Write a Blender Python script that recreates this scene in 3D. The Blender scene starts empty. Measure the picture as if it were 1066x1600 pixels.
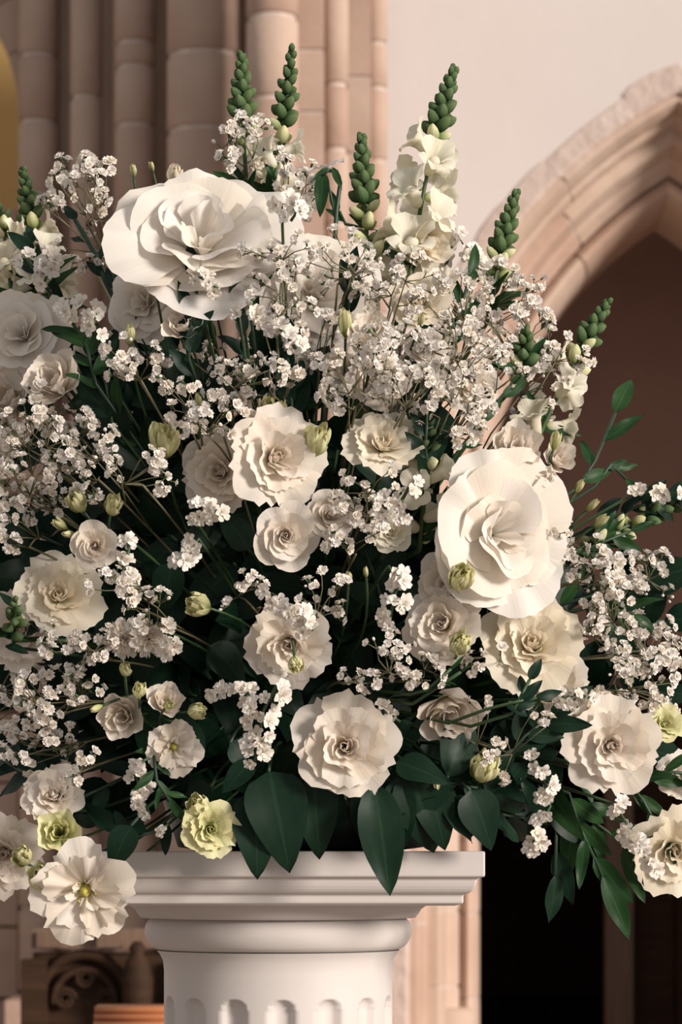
import bpy, math, random
from mathutils import Vector as V, Matrix as Mx
R = math.radians
sc = bpy.context.scene
col = sc.collection

# ------------------------------------------------------------------ camera
D = 3.0            # metres from the lens to the pedestal axis
F = 4800.0         # focal length in pixels of the 1066 x 1600 frame
HZ = 1.10          # lens height = top of the pedestal
cam = bpy.data.cameras.new('camera'); co = bpy.data.objects.new('camera', cam); col.objects.link(co)
cam.sensor_fit = 'VERTICAL'; cam.sensor_height = 36; cam.sensor_width = 24
cam.lens = F * 36 / 1600; cam.shift_y = 530 / 1600
co.location = (0, -D, HZ); co.rotation_euler = (R(90), 0, 0)
cam.dof.use_dof = True; cam.dof.focus_distance = D - 0.18; cam.dof.aperture_fstop = 15
cam.clip_end = 200
sc.camera = co
# ------------------------------------------------------------------ light
w = bpy.data.worlds.new('world'); sc.world = w; w.use_nodes = True
w.node_tree.nodes['Background'].inputs[0].default_value = (1.0, 0.98, 0.97, 1)
w.node_tree.nodes['Background'].inputs[1].default_value = 0.46
sun = bpy.data.lights.new('window_right_offscreen', 'SUN'); so = bpy.data.objects.new('window_right_offscreen', sun); col.objects.link(so)
sun.energy = 4.7; sun.color = (1.0, 0.91, 0.82); sun.angle = R(16)
az, el = R(52), R(15)
so.rotation_euler = V((math.sin(az)*math.cos(el), -math.cos(az)*math.cos(el), math.sin(el))).to_track_quat('Z', 'Y').to_euler()
so.location = (6, -6, 6)
sc.view_settings.view_transform = 'Standard'; sc.view_settings.look = 'None'
sc.view_settings.gamma = 1; sc.view_settings.exposure = 0.0
sc.view_settings.use_curve_mapping = False

# ------------------------------------------------------------------ helpers
def at(px, py, d=0.0):
    k = (D - d) / F
    return V(((px - 533) * k, -d, HZ + (1330 - py) * k))

def plen(px, d=0.0):
    return px * (D - d) / F

def dome(px, py):
    t = 1 - ((px - 510) / 640.0) ** 2 - ((py - 850) / 800.0) ** 2
    return 0.29 * math.sqrt(max(0.0, t)) if t > 0 else 0.0

def mk(name, vs, fs, mats, fm=None, uv=None, smooth=True):
    me = bpy.data.meshes.new(name)
    me.from_pydata([tuple(v) for v in vs], [], fs)
    for m in (mats if isinstance(mats, (list, tuple)) else [mats]):
        me.materials.append(m)
    if fm: me.polygons.foreach_set('material_index', fm)
    if uv:
        ul = me.uv_layers.new(name='UVMap')
        for lp in me.loops: ul.data[lp.index].uv = uv[lp.vertex_index]
    me.polygons.foreach_set('use_smooth', [smooth] * len(fs))
    me.update()
    return me

def tag(o, label=None, cat=None, group=None, kind=None):
    if label: o['label'] = label
    if cat: o['category'] = cat
    if group: o['group'] = group
    if kind: o['kind'] = kind
    return o

def ob(name, me, parent=None, M=None):
    o = bpy.data.objects.new(name, me); col.objects.link(o)
    if parent is not None: o.parent = parent
    if M is not None: o.matrix_basis = M
    return o

def thing(name, label, cat, loc, group=None):
    o = bpy.data.objects.new(name, None); col.objects.link(o)
    o.location = loc; o.empty_display_size = .02
    return tag(o, label, cat, group)

def child(name, me, root, Mw):
    """part whose world matrix is Mw; roots are never rotated"""
    return ob(name, me, root, Mx.Translation(-V(root.location)) @ Mw)

def frame(p, z, x=None, s=1.0, roll=0.0):
    """matrix with local z along `z`, local x near `x`, at p"""
    z = V(z).normalized()
    x = V(x) if x is not None else V((0, 0, 1))
    x = x - z * x.dot(z)
    if x.length < 1e-4: x = V((1, 0, 0)) - z * z.x
    x.normalize(); y = z.cross(x)
    M = Mx(((x.x, y.x, z.x, 0), (x.y, y.y, z.y, 0), (x.z, y.z, z.z, 0), (0, 0, 0, 1)))
    S = Mx.Diagonal((s, s, s, 1)) if not isinstance(s, (tuple, list)) else Mx.Diagonal((*s, 1))
    return Mx.Translation(p) @ M @ Mx.Rotation(roll, 4, 'Z') @ S

class MB:
    def __init__(s): s.v = []; s.f = []; s.m = []; s.uv = []
    def add(s, vs, fs, mat=0, uv=None, M=None):
        o = len(s.v)
        s.v += [(M @ V(v)) if M else V(v) for v in vs]
        s.uv += uv if uv else [(0.5, 0.5)] * len(vs)
        s.f += [tuple(i + o for i in f) for f in fs]; s.m += [mat] * len(fs)
    def box(s, a, b, mat=0, M=None):
        x0, y0, z0 = a; x1, y1, z1 = b
        s.add([(x0,y0,z0),(x1,y0,z0),(x1,y1,z0),(x0,y1,z0),(x0,y0,z1),(x1,y0,z1),(x1,y1,z1),(x0,y1,z1)],
              [(0,3,2,1),(4,5,6,7),(0,1,5,4),(1,2,6,5),(2,3,7,6),(3,0,4,7)], mat, None, M)
    def tube(s, pts, rad, n=5, mat=0, closed=False):
        pts = [V(p) for p in pts]; o = []; k = len(pts); ref = None
        for i, p in enumerate(pts):
            t = (pts[min(i+1, k-1)] - pts[max(i-1, 0)])
            if closed: t = pts[(i+1) % k] - pts[i-1]
            t = t.normalized() if t.length > 1e-7 else V((0,0,1))
            if ref is None: ref = V((0,1,0)) if abs(t.y) < .9 else V((1,0,0))
            u = ref - t * ref.dot(t); u.normalize(); ref = u; w_ = t.cross(u)
            r = rad[i] if isinstance(rad, (list, tuple)) else rad
            o += [p + (u * math.cos(a) + w_ * math.sin(a)) * r for a in [2*math.pi*j/n for j in range(n)]]
        fs = []
        for i in range(k if closed else k - 1):
            i2 = (i + 1) % k
            for j in range(n):
                fs.append((i*n+j, i*n+(j+1) % n, i2*n+(j+1) % n, i2*n+j))
        if not closed:
            fs.append(tuple(range(n-1, -1, -1))); fs.append(tuple((k-1)*n + j for j in range(n)))
        s.add(o, fs, mat)
    def lathe(s, prof, n=32, mat=0, M=None, cap=True):
        o = [(r*math.cos(2*math.pi*j/n), r*math.sin(2*math.pi*j/n), z) for r, z in prof for j in range(n)]
        fs = [(i*n+j, i*n+(j+1) % n, (i+1)*n+(j+1) % n, (i+1)*n+j) for i in range(len(prof)-1) for j in range(n)]
        if cap:
            fs.append(tuple(range(n-1, -1, -1))); fs.append(tuple((len(prof)-1)*n + j for j in range(n)))
        uv = [(0.5, i / max(1, len(prof)-1)) for i in range(len(prof)) for j in range(n)]
        s.add(o, fs, mat, uv, M)
    def mesh(s, name, mats, smooth=True): return mk(name, s.v, s.f, mats, s.m, s.uv, smooth)

def bez(a, b, c, n=8):
    return [a*(1-t)**2 + b*2*t*(1-t) + c*t*t for t in [i/n for i in range(n+1)]]

# ------------------------------------------------------------------ materials
def new_mat(name):
    m = bpy.data.materials.new(name); m.use_nodes = True
    nt = m.node_tree; nt.nodes.clear()
    out = nt.nodes.new('ShaderNodeOutputMaterial')
    return m, nt, out

def L(nt, a, b): nt.links.new(a, b)

def mixcol(nt, fac, a, b, mode='MIX'):
    n = nt.nodes.new('ShaderNodeMix'); n.data_type = 'RGBA'; n.blend_type = mode
    for sock, val in ((n.inputs[0], fac), (n.inputs[6], a), (n.inputs[7], b)):
        if isinstance(val, (int, float)): sock.default_value = val
        elif isinstance(val, tuple): sock.default_value = (*val, 1) if len(val) == 3 else val
        else: L(nt, val, sock)
    return n.outputs[2]

def petal_mat(name, base, tip, p0=.05, p1=.5, trans=.38):
    m, nt, out = new_mat(name)
    uv = nt.nodes.new('ShaderNodeUVMap'); sp = nt.nodes.new('ShaderNodeSeparateXYZ'); L(nt, uv.outputs[0], sp.inputs[0])
    rp = nt.nodes.new('ShaderNodeValToRGB'); L(nt, sp.outputs[1], rp.inputs[0])
    rp.color_ramp.elements[0].position = p0; rp.color_ramp.elements[0].color = (*base, 1)
    rp.color_ramp.elements[1].position = p1; rp.color_ramp.elements[1].color = (*tip, 1)
    oi = nt.nodes.new('ShaderNodeObjectInfo')
    c = mixcol(nt, oi.outputs['Random'], rp.outputs[0], (0.985, .95, .88), 'MULTIPLY')
    # fine veins running along the petal
    wv = nt.nodes.new('ShaderNodeTexNoise'); mp = nt.nodes.new('ShaderNodeMapping')
    mp.inputs['Scale'].default_value = (22, 1.6, 1); L(nt, uv.outputs[0], mp.inputs[0]); L(nt, mp.outputs[0], wv.inputs[0])
    wv.inputs['Scale'].default_value = 1.0
    bp = nt.nodes.new('ShaderNodeBump'); bp.inputs['Strength'].default_value = .25; bp.inputs['Distance'].default_value = .002
    L(nt, wv.outputs[0], bp.inputs['Height'])
    di = nt.nodes.new('ShaderNodeBsdfDiffuse'); tr = nt.nodes.new('ShaderNodeBsdfTranslucent'); mx = nt.nodes.new('ShaderNodeMixShader')
    mx.inputs[0].default_value = trans
    L(nt, c, di.inputs[0]); L(nt, c, tr.inputs[0]); L(nt, bp.outputs[0], di.inputs['Normal'])
    L(nt, di.outputs[0], mx.inputs[1]); L(nt, tr.outputs[0], mx.inputs[2]); L(nt, mx.outputs[0], out.inputs[0])
    return m

def pbr(name, c0, c1=None, rough=.6, scale=8, bump=0.0, detail=4, rnd=0.0, spec=.5, rndcol=(.7, .62, .6), bdist=.01, metal=0, stretch=None, amt=1.0):
    m, nt, out = new_mat(name)
    b = nt.nodes.new('ShaderNodeBsdfPrincipled'); L(nt, b.outputs[0], out.inputs[0])
    b.inputs['Roughness'].default_value = rough; b.inputs['Specular IOR Level'].default_value = spec; b.inputs['Metallic'].default_value = metal
    tc = nt.nodes.new('ShaderNodeTexCoord'); src = tc.outputs['Object']
    if stretch:
        mp = nt.nodes.new('ShaderNodeMapping'); mp.inputs['Scale'].default_value = stretch; L(nt, src, mp.inputs[0]); src = mp.outputs[0]
    nz = nt.nodes.new('ShaderNodeTexNoise'); nz.inputs['Scale'].default_value = scale; nz.inputs['Detail'].default_value = detail
    L(nt, src, nz.inputs[0])
    rp = nt.nodes.new('ShaderNodeValToRGB'); L(nt, nz.outputs[0], rp.inputs[0])
    rp.color_ramp.elements[0].position = .3; rp.color_ramp.elements[1].position = .7
    rp.color_ramp.elements[0].color = (*c0, 1); rp.color_ramp.elements[1].color = (*(c1 or c0), 1)
    c = rp.outputs[0]
    if rnd:
        oi = nt.nodes.new('ShaderNodeObjectInfo')
        mu = nt.nodes.new('ShaderNodeMath'); mu.operation = 'MULTIPLY'; mu.inputs[1].default_value = rnd
        L(nt, oi.outputs['Random'], mu.inputs[0])
        c = mixcol(nt, mu.outputs[0], c, rndcol, 'MULTIPLY')
    L(nt, c, b.inputs['Base Color'])
    if bump:
        bp = nt.nodes.new('ShaderNodeBump'); bp.inputs['Strength'].default_value = bump; bp.inputs['Distance'].default_value = bdist
        n2 = nt.nodes.new('ShaderNodeTexNoise'); n2.inputs['Scale'].default_value = scale * 3; n2.inputs['Detail'].default_value = 5
        L(nt, src, n2.inputs[0]); L(nt, n2.outputs[0], bp.inputs['Height']); L(nt, bp.outputs[0], b.inputs['Normal'])
    return m

def leaf_mat(name, c0, c1, vein, rough=.46):
    m, nt, out = new_mat(name)
    b = nt.nodes.new('ShaderNodeBsdfPrincipled'); b.inputs['Roughness'].default_value = rough; b.inputs['Specular IOR Level'].default_value = .18
    uv = nt.nodes.new('ShaderNodeUVMap'); sp = nt.nodes.new('ShaderNodeSeparateXYZ'); L(nt, uv.outputs[0], sp.inputs[0])
    nz = nt.nodes.new('ShaderNodeTexNoise'); nz.inputs['Scale'].default_value = 5; L(nt, uv.outputs[0], nz.inputs[0])
    c = mixcol(nt, nz.outputs[0], c0, c1)
    a = nt.nodes.new('ShaderNodeMath'); a.operation = 'SUBTRACT'; L(nt, sp.outputs[0], a.inputs[0]); a.inputs[1].default_value = .5
    ab = nt.nodes.new('ShaderNodeMath'); ab.operation = 'ABSOLUTE'; L(nt, a.outputs[0], ab.inputs[0])
    lt = nt.nodes.new('ShaderNodeMath'); lt.operation = 'LESS_THAN'; lt.inputs[1].default_value = .035; L(nt, ab.outputs[0], lt.inputs[0])
    c = mixcol(nt, lt.outputs[0], c, vein)
    oi = nt.nodes.new('ShaderNodeObjectInfo')
    c = mixcol(nt, oi.outputs['Random'], c, (.55, .7, .7), 'MULTIPLY')
    L(nt, c, b.inputs['Base Color'])
    tr = nt.nodes.new('ShaderNodeBsdfTranslucent'); L(nt, c, tr.inputs[0])
    mx = nt.nodes.new('ShaderNodeMixShader'); mx.inputs[0].default_value = .12
    L(nt, b.outputs[0], mx.inputs[1]); L(nt, tr.outputs[0], mx.inputs[2]); L(nt, mx.outputs[0], out.inputs[0])
    return m

WHITE = petal_mat('petal_white', (.66, .66, .38), (.86, .80, .74), .04, .34)
BIGW = petal_mat('petal_pure_white', (.80, .78, .66), (.88, .84, .80), .04, .30)
CREAM = petal_mat('petal_cream', (.70, .68, .42), (.87, .81, .70), .05, .55)
GREENISH = petal_mat('petal_green_cream', (.36, .44, .13), (.76, .74, .46), .15, .80, .3)
SNAPW = petal_mat('petal_snapdragon', (.60, .65, .30), (.87, .84, .73), .05, .42)
GYPW = petal_mat('petal_gypsophila', (.60, .62, .42), (.88, .84, .80), .02, .2, .3)
BUDG = petal_mat('bud_green', (.045, .085, .035), (.13, .19, .09), .2, .9, .15)
BUDC = petal_mat('bud_cream', (.22, .29, .10), (.70, .70, .44), .1, .8, .25)
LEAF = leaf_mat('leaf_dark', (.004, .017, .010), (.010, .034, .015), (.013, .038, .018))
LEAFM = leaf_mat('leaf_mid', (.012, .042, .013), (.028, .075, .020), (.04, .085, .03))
STEM = pbr('stem_green', (.02, .05, .016), (.04, .085, .024), .5, 30)
STEMD = pbr('stem_dark', (.012, .035, .016), (.02, .05, .02), .5, 30)
TWIG = pbr('twig_brown', (.10, .085, .045), (.15, .14, .07), .6, 30)
PISTIL = pbr('pistil', (.42, .38, .06), (.5, .44, .1), .6, 60)
STONE = pbr('pier_stone', (.44, .32, .255), (.53, .405, .33), .9, 3.0, .35, 5, .9, .1, (.80, .72, .70), .02)
ARCHST = pbr('arch_stone', (.48, .35, .275), (.58, .45, .37), .9, 3.0, .35, 5, .8, .1, (.86, .76, .72), .02)
MORTAR = pbr('mortar', (.50, .39, .33), (.56, .45, .39), .95, 20, .3, 4, 0, .1)
PLASTER = pbr('plaster', (.595, .53, .50), (.63, .565, .535), .95, 1.2, .15, 6, 0, .1, bdist=.02)
RUBBLE = pbr('rubble', (.52, .42, .37), (.60, .50, .45), .95, 6, .5, 6, .5, .1, (.88, .80, .78), .03)
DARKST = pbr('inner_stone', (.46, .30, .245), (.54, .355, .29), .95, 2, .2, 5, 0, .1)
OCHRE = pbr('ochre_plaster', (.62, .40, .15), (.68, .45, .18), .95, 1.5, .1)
FLOORM = pbr('floor_stone', (.25, .19, .15), (.33, .26, .21), .7, 2, .2)
PED = pbr('pedestal_paint', (.56, .51, .485), (.605, .555, .53), .55, 6, .06, 4, 0, .35, bdist=.004)
WOODD = pbr('wood_dark', (.028, .014, .008), (.055, .028, .015), .7, 5, .2, 5, .4, .15, stretch=(1, 1, 8))
WOODM = pbr('wood_brown', (.13, .08, .055), (.19, .12, .08), .5, 5, .2, 5, .3, .4, stretch=(8, 8, 1))
WOODO = pbr('wood_orange', (.38, .13, .05), (.50, .20, .08), .35, 6, .1, 4, .2, .5, stretch=(1, 10, 10))
FOAM = pbr('foam_green', (.01, .03, .015), (.02, .05, .02), .95, 40, .4)
TRAY = pbr('tray_plastic', (.008, .02, .014), (.01, .025, .016), .5, 10)

# ------------------------------------------------------------------ the church behind
DB = 12.0; SB = F / DB            # background wall: distance from lens, pixels per metre there
YW = DB - D                       # world y of the wall face
def bx(px, dist=DB): return (px - 533) * dist / F
def bz(py, dist=DB): return HZ + (1330 - py) * dist / F

def struct(name, me, M=None): return tag(ob(name, me, None, M), kind='structure')

m = MB(); m.box((-9, -6, -.1), (9, 22, 0)); struct('floor', m.mesh('floor', FLOORM, False))

# doorway arch geometry (two arcs, apex at AX)
AX = bx(1062); XO = .60 * 1.5; SPR = bz(864, 12.7)
def arc(rho, n=14):
    """points of the left arc, springing to apex, x relative to AX"""
    a1 = math.acos(-XO / rho)            # angle at apex (from centre at +XO)
    return [(XO + rho * math.cos(t), rho * math.sin(t)) for t in [math.pi + (a1 - math.pi) * i / n for i in range(n + 1)]]
RIN, ROUT = 1.10 * 1.5, 1.31 * 1.5
# plain wall with the arch opening
wv, wf = [], []
pts = arc(ROUT, 20)
TOP = 6.0
for sgn, xe in ((1, -.3), (-1, 7.0)):
    xs = [AX + sgn * p[0] for p in pts]; zs = [SPR + p[1] for p in pts]
    xs = [xs[0]] + xs; zs = [0.0] + zs
    o = len(wv)
    for x, z in zip(xs, zs): wv += [(xe, YW, z), (x, YW, z)]
    for i in range(len(xs) - 1):
        q = (o+2*i, o+2*i+1, o+2*i+3, o+2*i+2); wf.append(q if sgn > 0 else q[::-1])
o = len(wv); za = SPR + pts[-1][1]
wv += [(-.3, YW, za), (AX, YW, za), (7.0, YW, za), (7.0, YW, TOP), (-.3, YW, TOP)]; wf.append((o, o+1, o+2, o+3, o+4))
struct('wall_back', mk('wall_back', wv, wf, PLASTER, smooth=False))

# arch orders: (inner radius, outer radius, front y, back y, profile, material, name, stone length)
random.seed(5)
arch = thing('stone_arch', None, None, (AX, YW, 0)); arch['kind'] = 'structure'
def order(r0, r1, yf, yb, prof, mat, name, step, gap=.012, jr=0.0):
    """prof: list of (fraction across r0..r1, fraction yf..yb) forming the visible section"""
    sec = [(r0 + (r1 - r0) * a, yf + (yb - yf) * b) for a, b in prof]
    cr = sum(q[0] for q in sec) / len(sec); cy_ = sum(q[1] for q in sec) / len(sec)
    ins = [(q[0] + (cr - q[0]) * .09, q[1] + (cy_ - q[1]) * .05) for q in sec]
    for sgn in (1, -1):
        K = 24; vs = [(sgn * (XO - r), y - YW, 0) for r, y in ins]
        for k in range(K + 1):
            for r, y in ins:
                ae = math.acos(-XO / r); t = math.pi + (ae - math.pi) * k / K
                vs.append((sgn * (XO + r * math.cos(t)), y - YW, SPR + r * math.sin(t)))
        ns = len(ins); fs = [(k*ns+j, k*ns+(j+1) % ns, (k+1)*ns+(j+1) % ns, (k+1)*ns+j) for k in range(K + 1) for j in range(ns)]
        ob('mortar_bed', mk('mortar_bed', vs, [f if sgn > 0 else f[::-1] for f in fs], MORTAR, smooth=False), arch)
        a1 = math.acos(-XO / r0)
        total = (math.pi - a1) * r0; n = max(2, round(total / step))
        cuts = [math.pi + (a1 - math.pi) * i / n for i in range(n + 1)]
        for i in range(n):
            t0, t1 = cuts[i], cuts[i+1]; g = gap / r0 / 2
            jit = random.uniform(-.3, .3) * (cuts[0]-cuts[1]) * .3
            if i < n - 1: t1 -= jit if False else 0
            last = i == n - 1
            mb = MB(); K = 4; jj = random.uniform(-.4, 1) * jr
            vs = []
            for k in range(K + 1):
                t = (t0 - g) + ((t1 + (0 if last else g)) - (t0 - g)) * k / K
                for r, y in sec:
                    if r > (r0 + r1) / 2: r += jj * (1 if k not in (0, K) else .4)
                    tt = t
                    if last and k == K: tt = math.acos(max(-1, -XO / r))
                    vs.append((sgn * (XO + r * math.cos(tt)), y - YW, SPR + r * math.sin(tt)))
            ns = len(sec); fs = []
            for k in range(K):
                for j in range(ns):
                    q = (k*ns+j, k*ns+(j+1) % ns, (k+1)*ns+(j+1) % ns, (k+1)*ns+j); fs.append(q if sgn > 0 else q[::-1])
            fs.append(tuple(range(ns))[::-1] if sgn > 0 else tuple(range(ns))); fs.append(tuple(K*ns+j for j in range(ns)) if sgn > 0 else tuple(K*ns+j for j in range(ns))[::-1])
            ob(name, mk(name, vs, fs, mat, smooth=False), arch)
        # the jamb below the springing
        z = SPR
        while z > 0.02:
            h = random.uniform(.28, .42); z0 = max(0, z - h)
            vs = [(sgn * (XO - r), y - YW, zz) for zz in (z0 + gap/2, z - gap/2) for r, y in sec]; ns = len(sec)
            fs = [(j, (j+1) % ns, ns+(j+1) % ns, ns+j) for j in range(ns)] + [tuple(range(ns))[::-1], tuple(range(ns, 2*ns))]
            if sgn < 0: fs = [f[::-1] for f in fs]
            ob('jamb_stone', mk('jamb_stone', vs, fs, mat, smooth=False), arch)
            z = z0
ROLL = [(.5 - .5*math.cos(a), .55 - .55*math.sin(a)) for a in [math.pi * i / 8 for i in range(9)]] + [(1, 1), (0, 1)]
CHAM = [(0, 1), (0, .45), (.12, .30), (.30, .26), (.38, .12), (.55, 0), (1, 0), (1, 1)]
CHAM2 = [(0, 1), (0, .5), (.22, .34), (.34, .30), (.5, .04), (.6, 0), (1, 0), (1, 1)]
FLATP = [(0, 1), (0, .25), (.18, 0), (1, 0), (1, 1)]
order(1.65, 1.775, YW + .40, YW + .95, ROLL, ARCHST, 'voussoir', .40)
order(1.745, 1.90, YW + .22, YW + .60, CHAM2, ARCHST, 'voussoir', .42)
order(1.87, 1.975, YW + .02, YW + .45, CHAM, ARCHST, 'voussoir', .46)
order(1.955, 2.045, YW - .008, YW + .03, FLATP, RUBBLE, 'rubble_stone', .20, .004, .03)
# jamb base mouldings
for sgn in (1, -1):
    mb = MB(); xq = sgn * (XO - 1.80)
    z1 = bz(1572, 12.5)
    mb.lathe([(.12, 0), (.125, z1 - .10), (.115, z1 - .07), (.125, z1 - .03), (.10, z1)], 20, 0, Mx.Translation((xq, .42, 0)))
    ob('jamb_base', mb.mesh('jamb_base', ARCHST), arch)

# the porch behind the arch: brown inner walls, black opening, post and door leaf
YI = YW + 2.4; DI = YI + D
mb = MB()
xo0, xo1, zo = bx(730, DI), bx(950, DI), bz(1010, DI)
xr = bx(1500, DI)
mb.box((-.2, YI, 0), (xo0, YI + .15, 6)); mb.box((xo0, YI, zo), (xo1, YI + .15, 6)); mb.box((xo1, YI, zo), (xr, YI + .15, 6))
struct('wall_porch', mb.mesh('wall_porch', DARKST, False))
mb = MB(); mb.box((-.3, YW + 1.0, 0), (-.2, YI + .1, 6)); mb.box((xr, YW + 1, 0), (xr + .1, YI + .1, 6)); mb.box((-.3, YW + .9, 5.0), (xr + .1, YI + .1, 5.1))
mb.box((-.3, YW + .9, 0), (AX - 1.65 + XO - .12, YW + 1.0, 6)); mb.box((AX + 1.65 - XO + .12, YW + .9, 0), (xr, YW + 1.0, 6)); 
struct('wall_porch_sides', mb.mesh('wall_porch_sides', DARKST, False))
PE = YI + 9.0
mb = MB(); mb.box((xo0 - .15, PE, 0), (xr + .1, PE + .1, 4)); mb.box((xo0 - .15, YI + .1, 0), (xo0 - .05, PE, 4)); mb.box((xr, YI + .1, 0), (xr + .1, PE, 4)); mb.box((xo0 - .15, YI + .1, zo + .05), (xr + .1, PE, zo + .15))
struct('wall_passage', mb.mesh('wall_passage', DARKST, False))
mb = MB(); mb.box((bx(945, DI - .1), YI - .16, 0), (bx(988, DI - .1), YI - .04, zo + .1)); struct('trim_1', mb.mesh('trim_1', WOODM, False))
door = struct('door_1', None); door.location = (bx(990, DI), YI, 0)
dm = MB(); dm.box((0, 0, 0), (.19, .06, zo)); dme = dm.mesh('plank', WOODD, False)
for i in range(6): ob('plank', dme, door, Mx.Translation((i * .2, random.uniform(-.006, .006), 0)))

# ------------------------------------------------------------------ the clustered pier
pier = thing('stone_pier', None, None, (0, YW, 0)); pier['kind'] = 'structure'
random.seed(11)
def drum_mesh(r, h, n=20):
    mb = MB(); b = min(.008, h*.1)
    mb.lathe([(r - b, 0), (r, b), (r, h - b), (r - b, h)], n); return mb.mesh('stone', STONE)
def shaft(pxa, pxb, y, joints, gap=.016, n=20, gapmat=MORTAR, depth=None, mat=STONE):
    dist = y + D; x0, x1 = bx(pxa, dist), bx(pxb, dist); r = (x1 - x0) / 2; xc = (x0 + x1) / 2
    yc = y + r
    zs = sorted(set([0.0, TOP] + [bz(j, dist) for j in joints]))
    # carry the courses on above and below the joints that were seen
    lo = zs[1]; 
    while lo > .5: lo -= random.uniform(.27, .36); zs.append(lo)
    hi = sorted(zs)[-2]
    while hi < TOP - .4: hi += random.uniform(.27, .36); zs.append(hi)
    zs.sort()
    for a, b in zip(zs[:-1], zs[1:]):
        if b - a < .05: continue
        ob('stone', drum_mesh(r, b - a - gap, n), pier, Mx.Translation((xc, yc - YW, a + gap/2)) @ Mx.Rotation(random.uniform(0, 6), 4, 'Z'))
    mb = MB(); mb.lathe([(r - .010, 0), (r - .010, TOP)], n, 0, Mx.Translation((xc, yc - YW, 0)))
    ob('mortar_core', mb.mesh('mortar_core', gapmat), pier)
def flat(pxa, pxb, y, yb, joints, gap=.014, dist=None):
    dist = y + D; x0, x1 = bx(pxa, dist), bx(pxb, dist)
    zs = sorted(set([0.0, TOP] + [bz(j, dist) for j in joints]))
    lo = zs[1]
    while lo > .5: lo -= random.uniform(.27, .40); zs.append(lo)
    zs.sort()
    for a, b in zip(zs[:-1], zs[1:]):
        if b - a < .05: continue
        mb = MB(); mb.box((x0, y - YW, a + gap/2), (x1, yb - YW, b - gap/2)); ob('stone', mb.mesh('stone', STONE, False), pier)
    mb = MB(); mb.box((x0 + .004, y - YW + .008, 0), (x1 - .004, yb - YW, TOP)); ob('mortar_core', mb.mesh('mortar_core', MORTAR, False), pier)
# left flank, stepping back from the light
shaft(26, 88, 9.28, [-40, 82, 186, 300])
shaft(108, 158, 9.12, [-20, 148, 280])
shaft(178, 242, 8.88, [-30, 62, 100, 192, 310])
shaft(258, 376, 8.58, [-50, 76, 196, 330], n=28)
# lit flank
shaft(384, 466, 8.28, [-60, 20, 150, 262, 380], n=24)
flat(463, 507, 8.46, 9.1, [-40, 78, 175, 290, 400])
shaft(503, 545, 8.52, [-20, 130, 232, 350])
flat(543, 580, 8.72, 9.1, [-50, 120, 240, 360])
shaft(570, 606, 8.84, [-70, 66, 136, 250, 360])
mb = MB(); mb.box((bx(40, 12.5), 9.42 - YW, 0), (bx(300, 12.2), 9.7 - YW, TOP)); mb.box((bx(180, 12.2), 9.1 - YW, 0), (bx(400, 12.2), 9.5 - YW, TOP)); mb.box((bx(330, 11.9), 8.75 - YW, 0), (bx(560, 12), 9.15 - YW, TOP))
ob('pier_core', mb.mesh('pier_core', STONE, False), pier)
mb = MB(); mb.box((bx(10, 11.8), 8.75 - YW, 0), (bx(300, 11.8), 9.6 - YW, bz(1560, 11.9))); mb.box((bx(300, 11.4), 8.2 - YW, 0), (bx(612, 11.4), 9.0 - YW, bz(1590, 11.4)))
ob('pier_plinth', mb.mesh('pier_plinth', STONE, False), pier)
for i in range(12):
    zt = bz(330 + 112 * i, 12.55); zb = max(0, bz(330 + 112 * (i + 1), 12.55) + .012)
    if zt <= .05: break
    mb = MB(); mb.box((-3.2, 9.52 - YW + .02 * (i % 2), zb), (bx(30, 12.6), 9.9 - YW, zt)); ob('stone', mb.mesh('stone', STONE, False), pier)
# aisle beyond: ochre wall, and the springing of the next arch
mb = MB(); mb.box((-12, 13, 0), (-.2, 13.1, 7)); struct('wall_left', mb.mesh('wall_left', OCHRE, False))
rib = thing('arch_rib', None, None, (bx(30, 12.4), 9.45, 0)); rib['kind'] = 'structure'
RK = 12.45 / F
for k in range(16):
    a0, a1 = R(-4 + 11.75 * k), R(-4 + 11.75 * k + 11.45)
    rr = 362 * RK; xc_ = (-330 - 533) * RK - rib.location.x; zc = HZ + (1330 - 205) * RK
    sec = [(0, 0), (.40, 0), (.40, .35), (0, .35)]
    vs = [(xc_ + (rr + s_) * math.cos(a), y_, zc + (rr + s_) * math.sin(a)) for a in (a0, (a0+a1)/2, a1) for s_, y_ in sec]
    fs = [(i*4+j, i*4+(j+1) % 4, i*4+4+(j+1) % 4, i*4+4+j) for i in range(2) for j in range(4)] + [(3,2,1,0), (8,9,10,11)]
    ob('voussoir', mk('voussoir', vs, fs, STONE, smooth=False), rib)

# nave wall left of the pier, above and beyond that arch
nv_, nf_ = [], []; xa = (-330 - 533) * RK; za_ = HZ + (1330 - 205) * RK; ra = 362 * RK + .36
arcp = [(xa + ra * math.cos(R(180 - 9 * i)), za_ + ra * math.sin(R(9 * i))) for i in range(21)]
arcp = [(arcp[0][0], 0)] + arcp
for x, z in [(-12, 0)] + arcp + [(-.9, arcp[-1][1])]:
    nv_ += [(x, 9.56, z), (x, 9.56, TOP)]
nf_ = [(2*i, 2*i+2, 2*i+3, 2*i+1) for i in range(len(nv_)//2 - 1)]
struct('wall_nave', mk('wall_nave', nv_, nf_, PLASTER, smooth=False))

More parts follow.
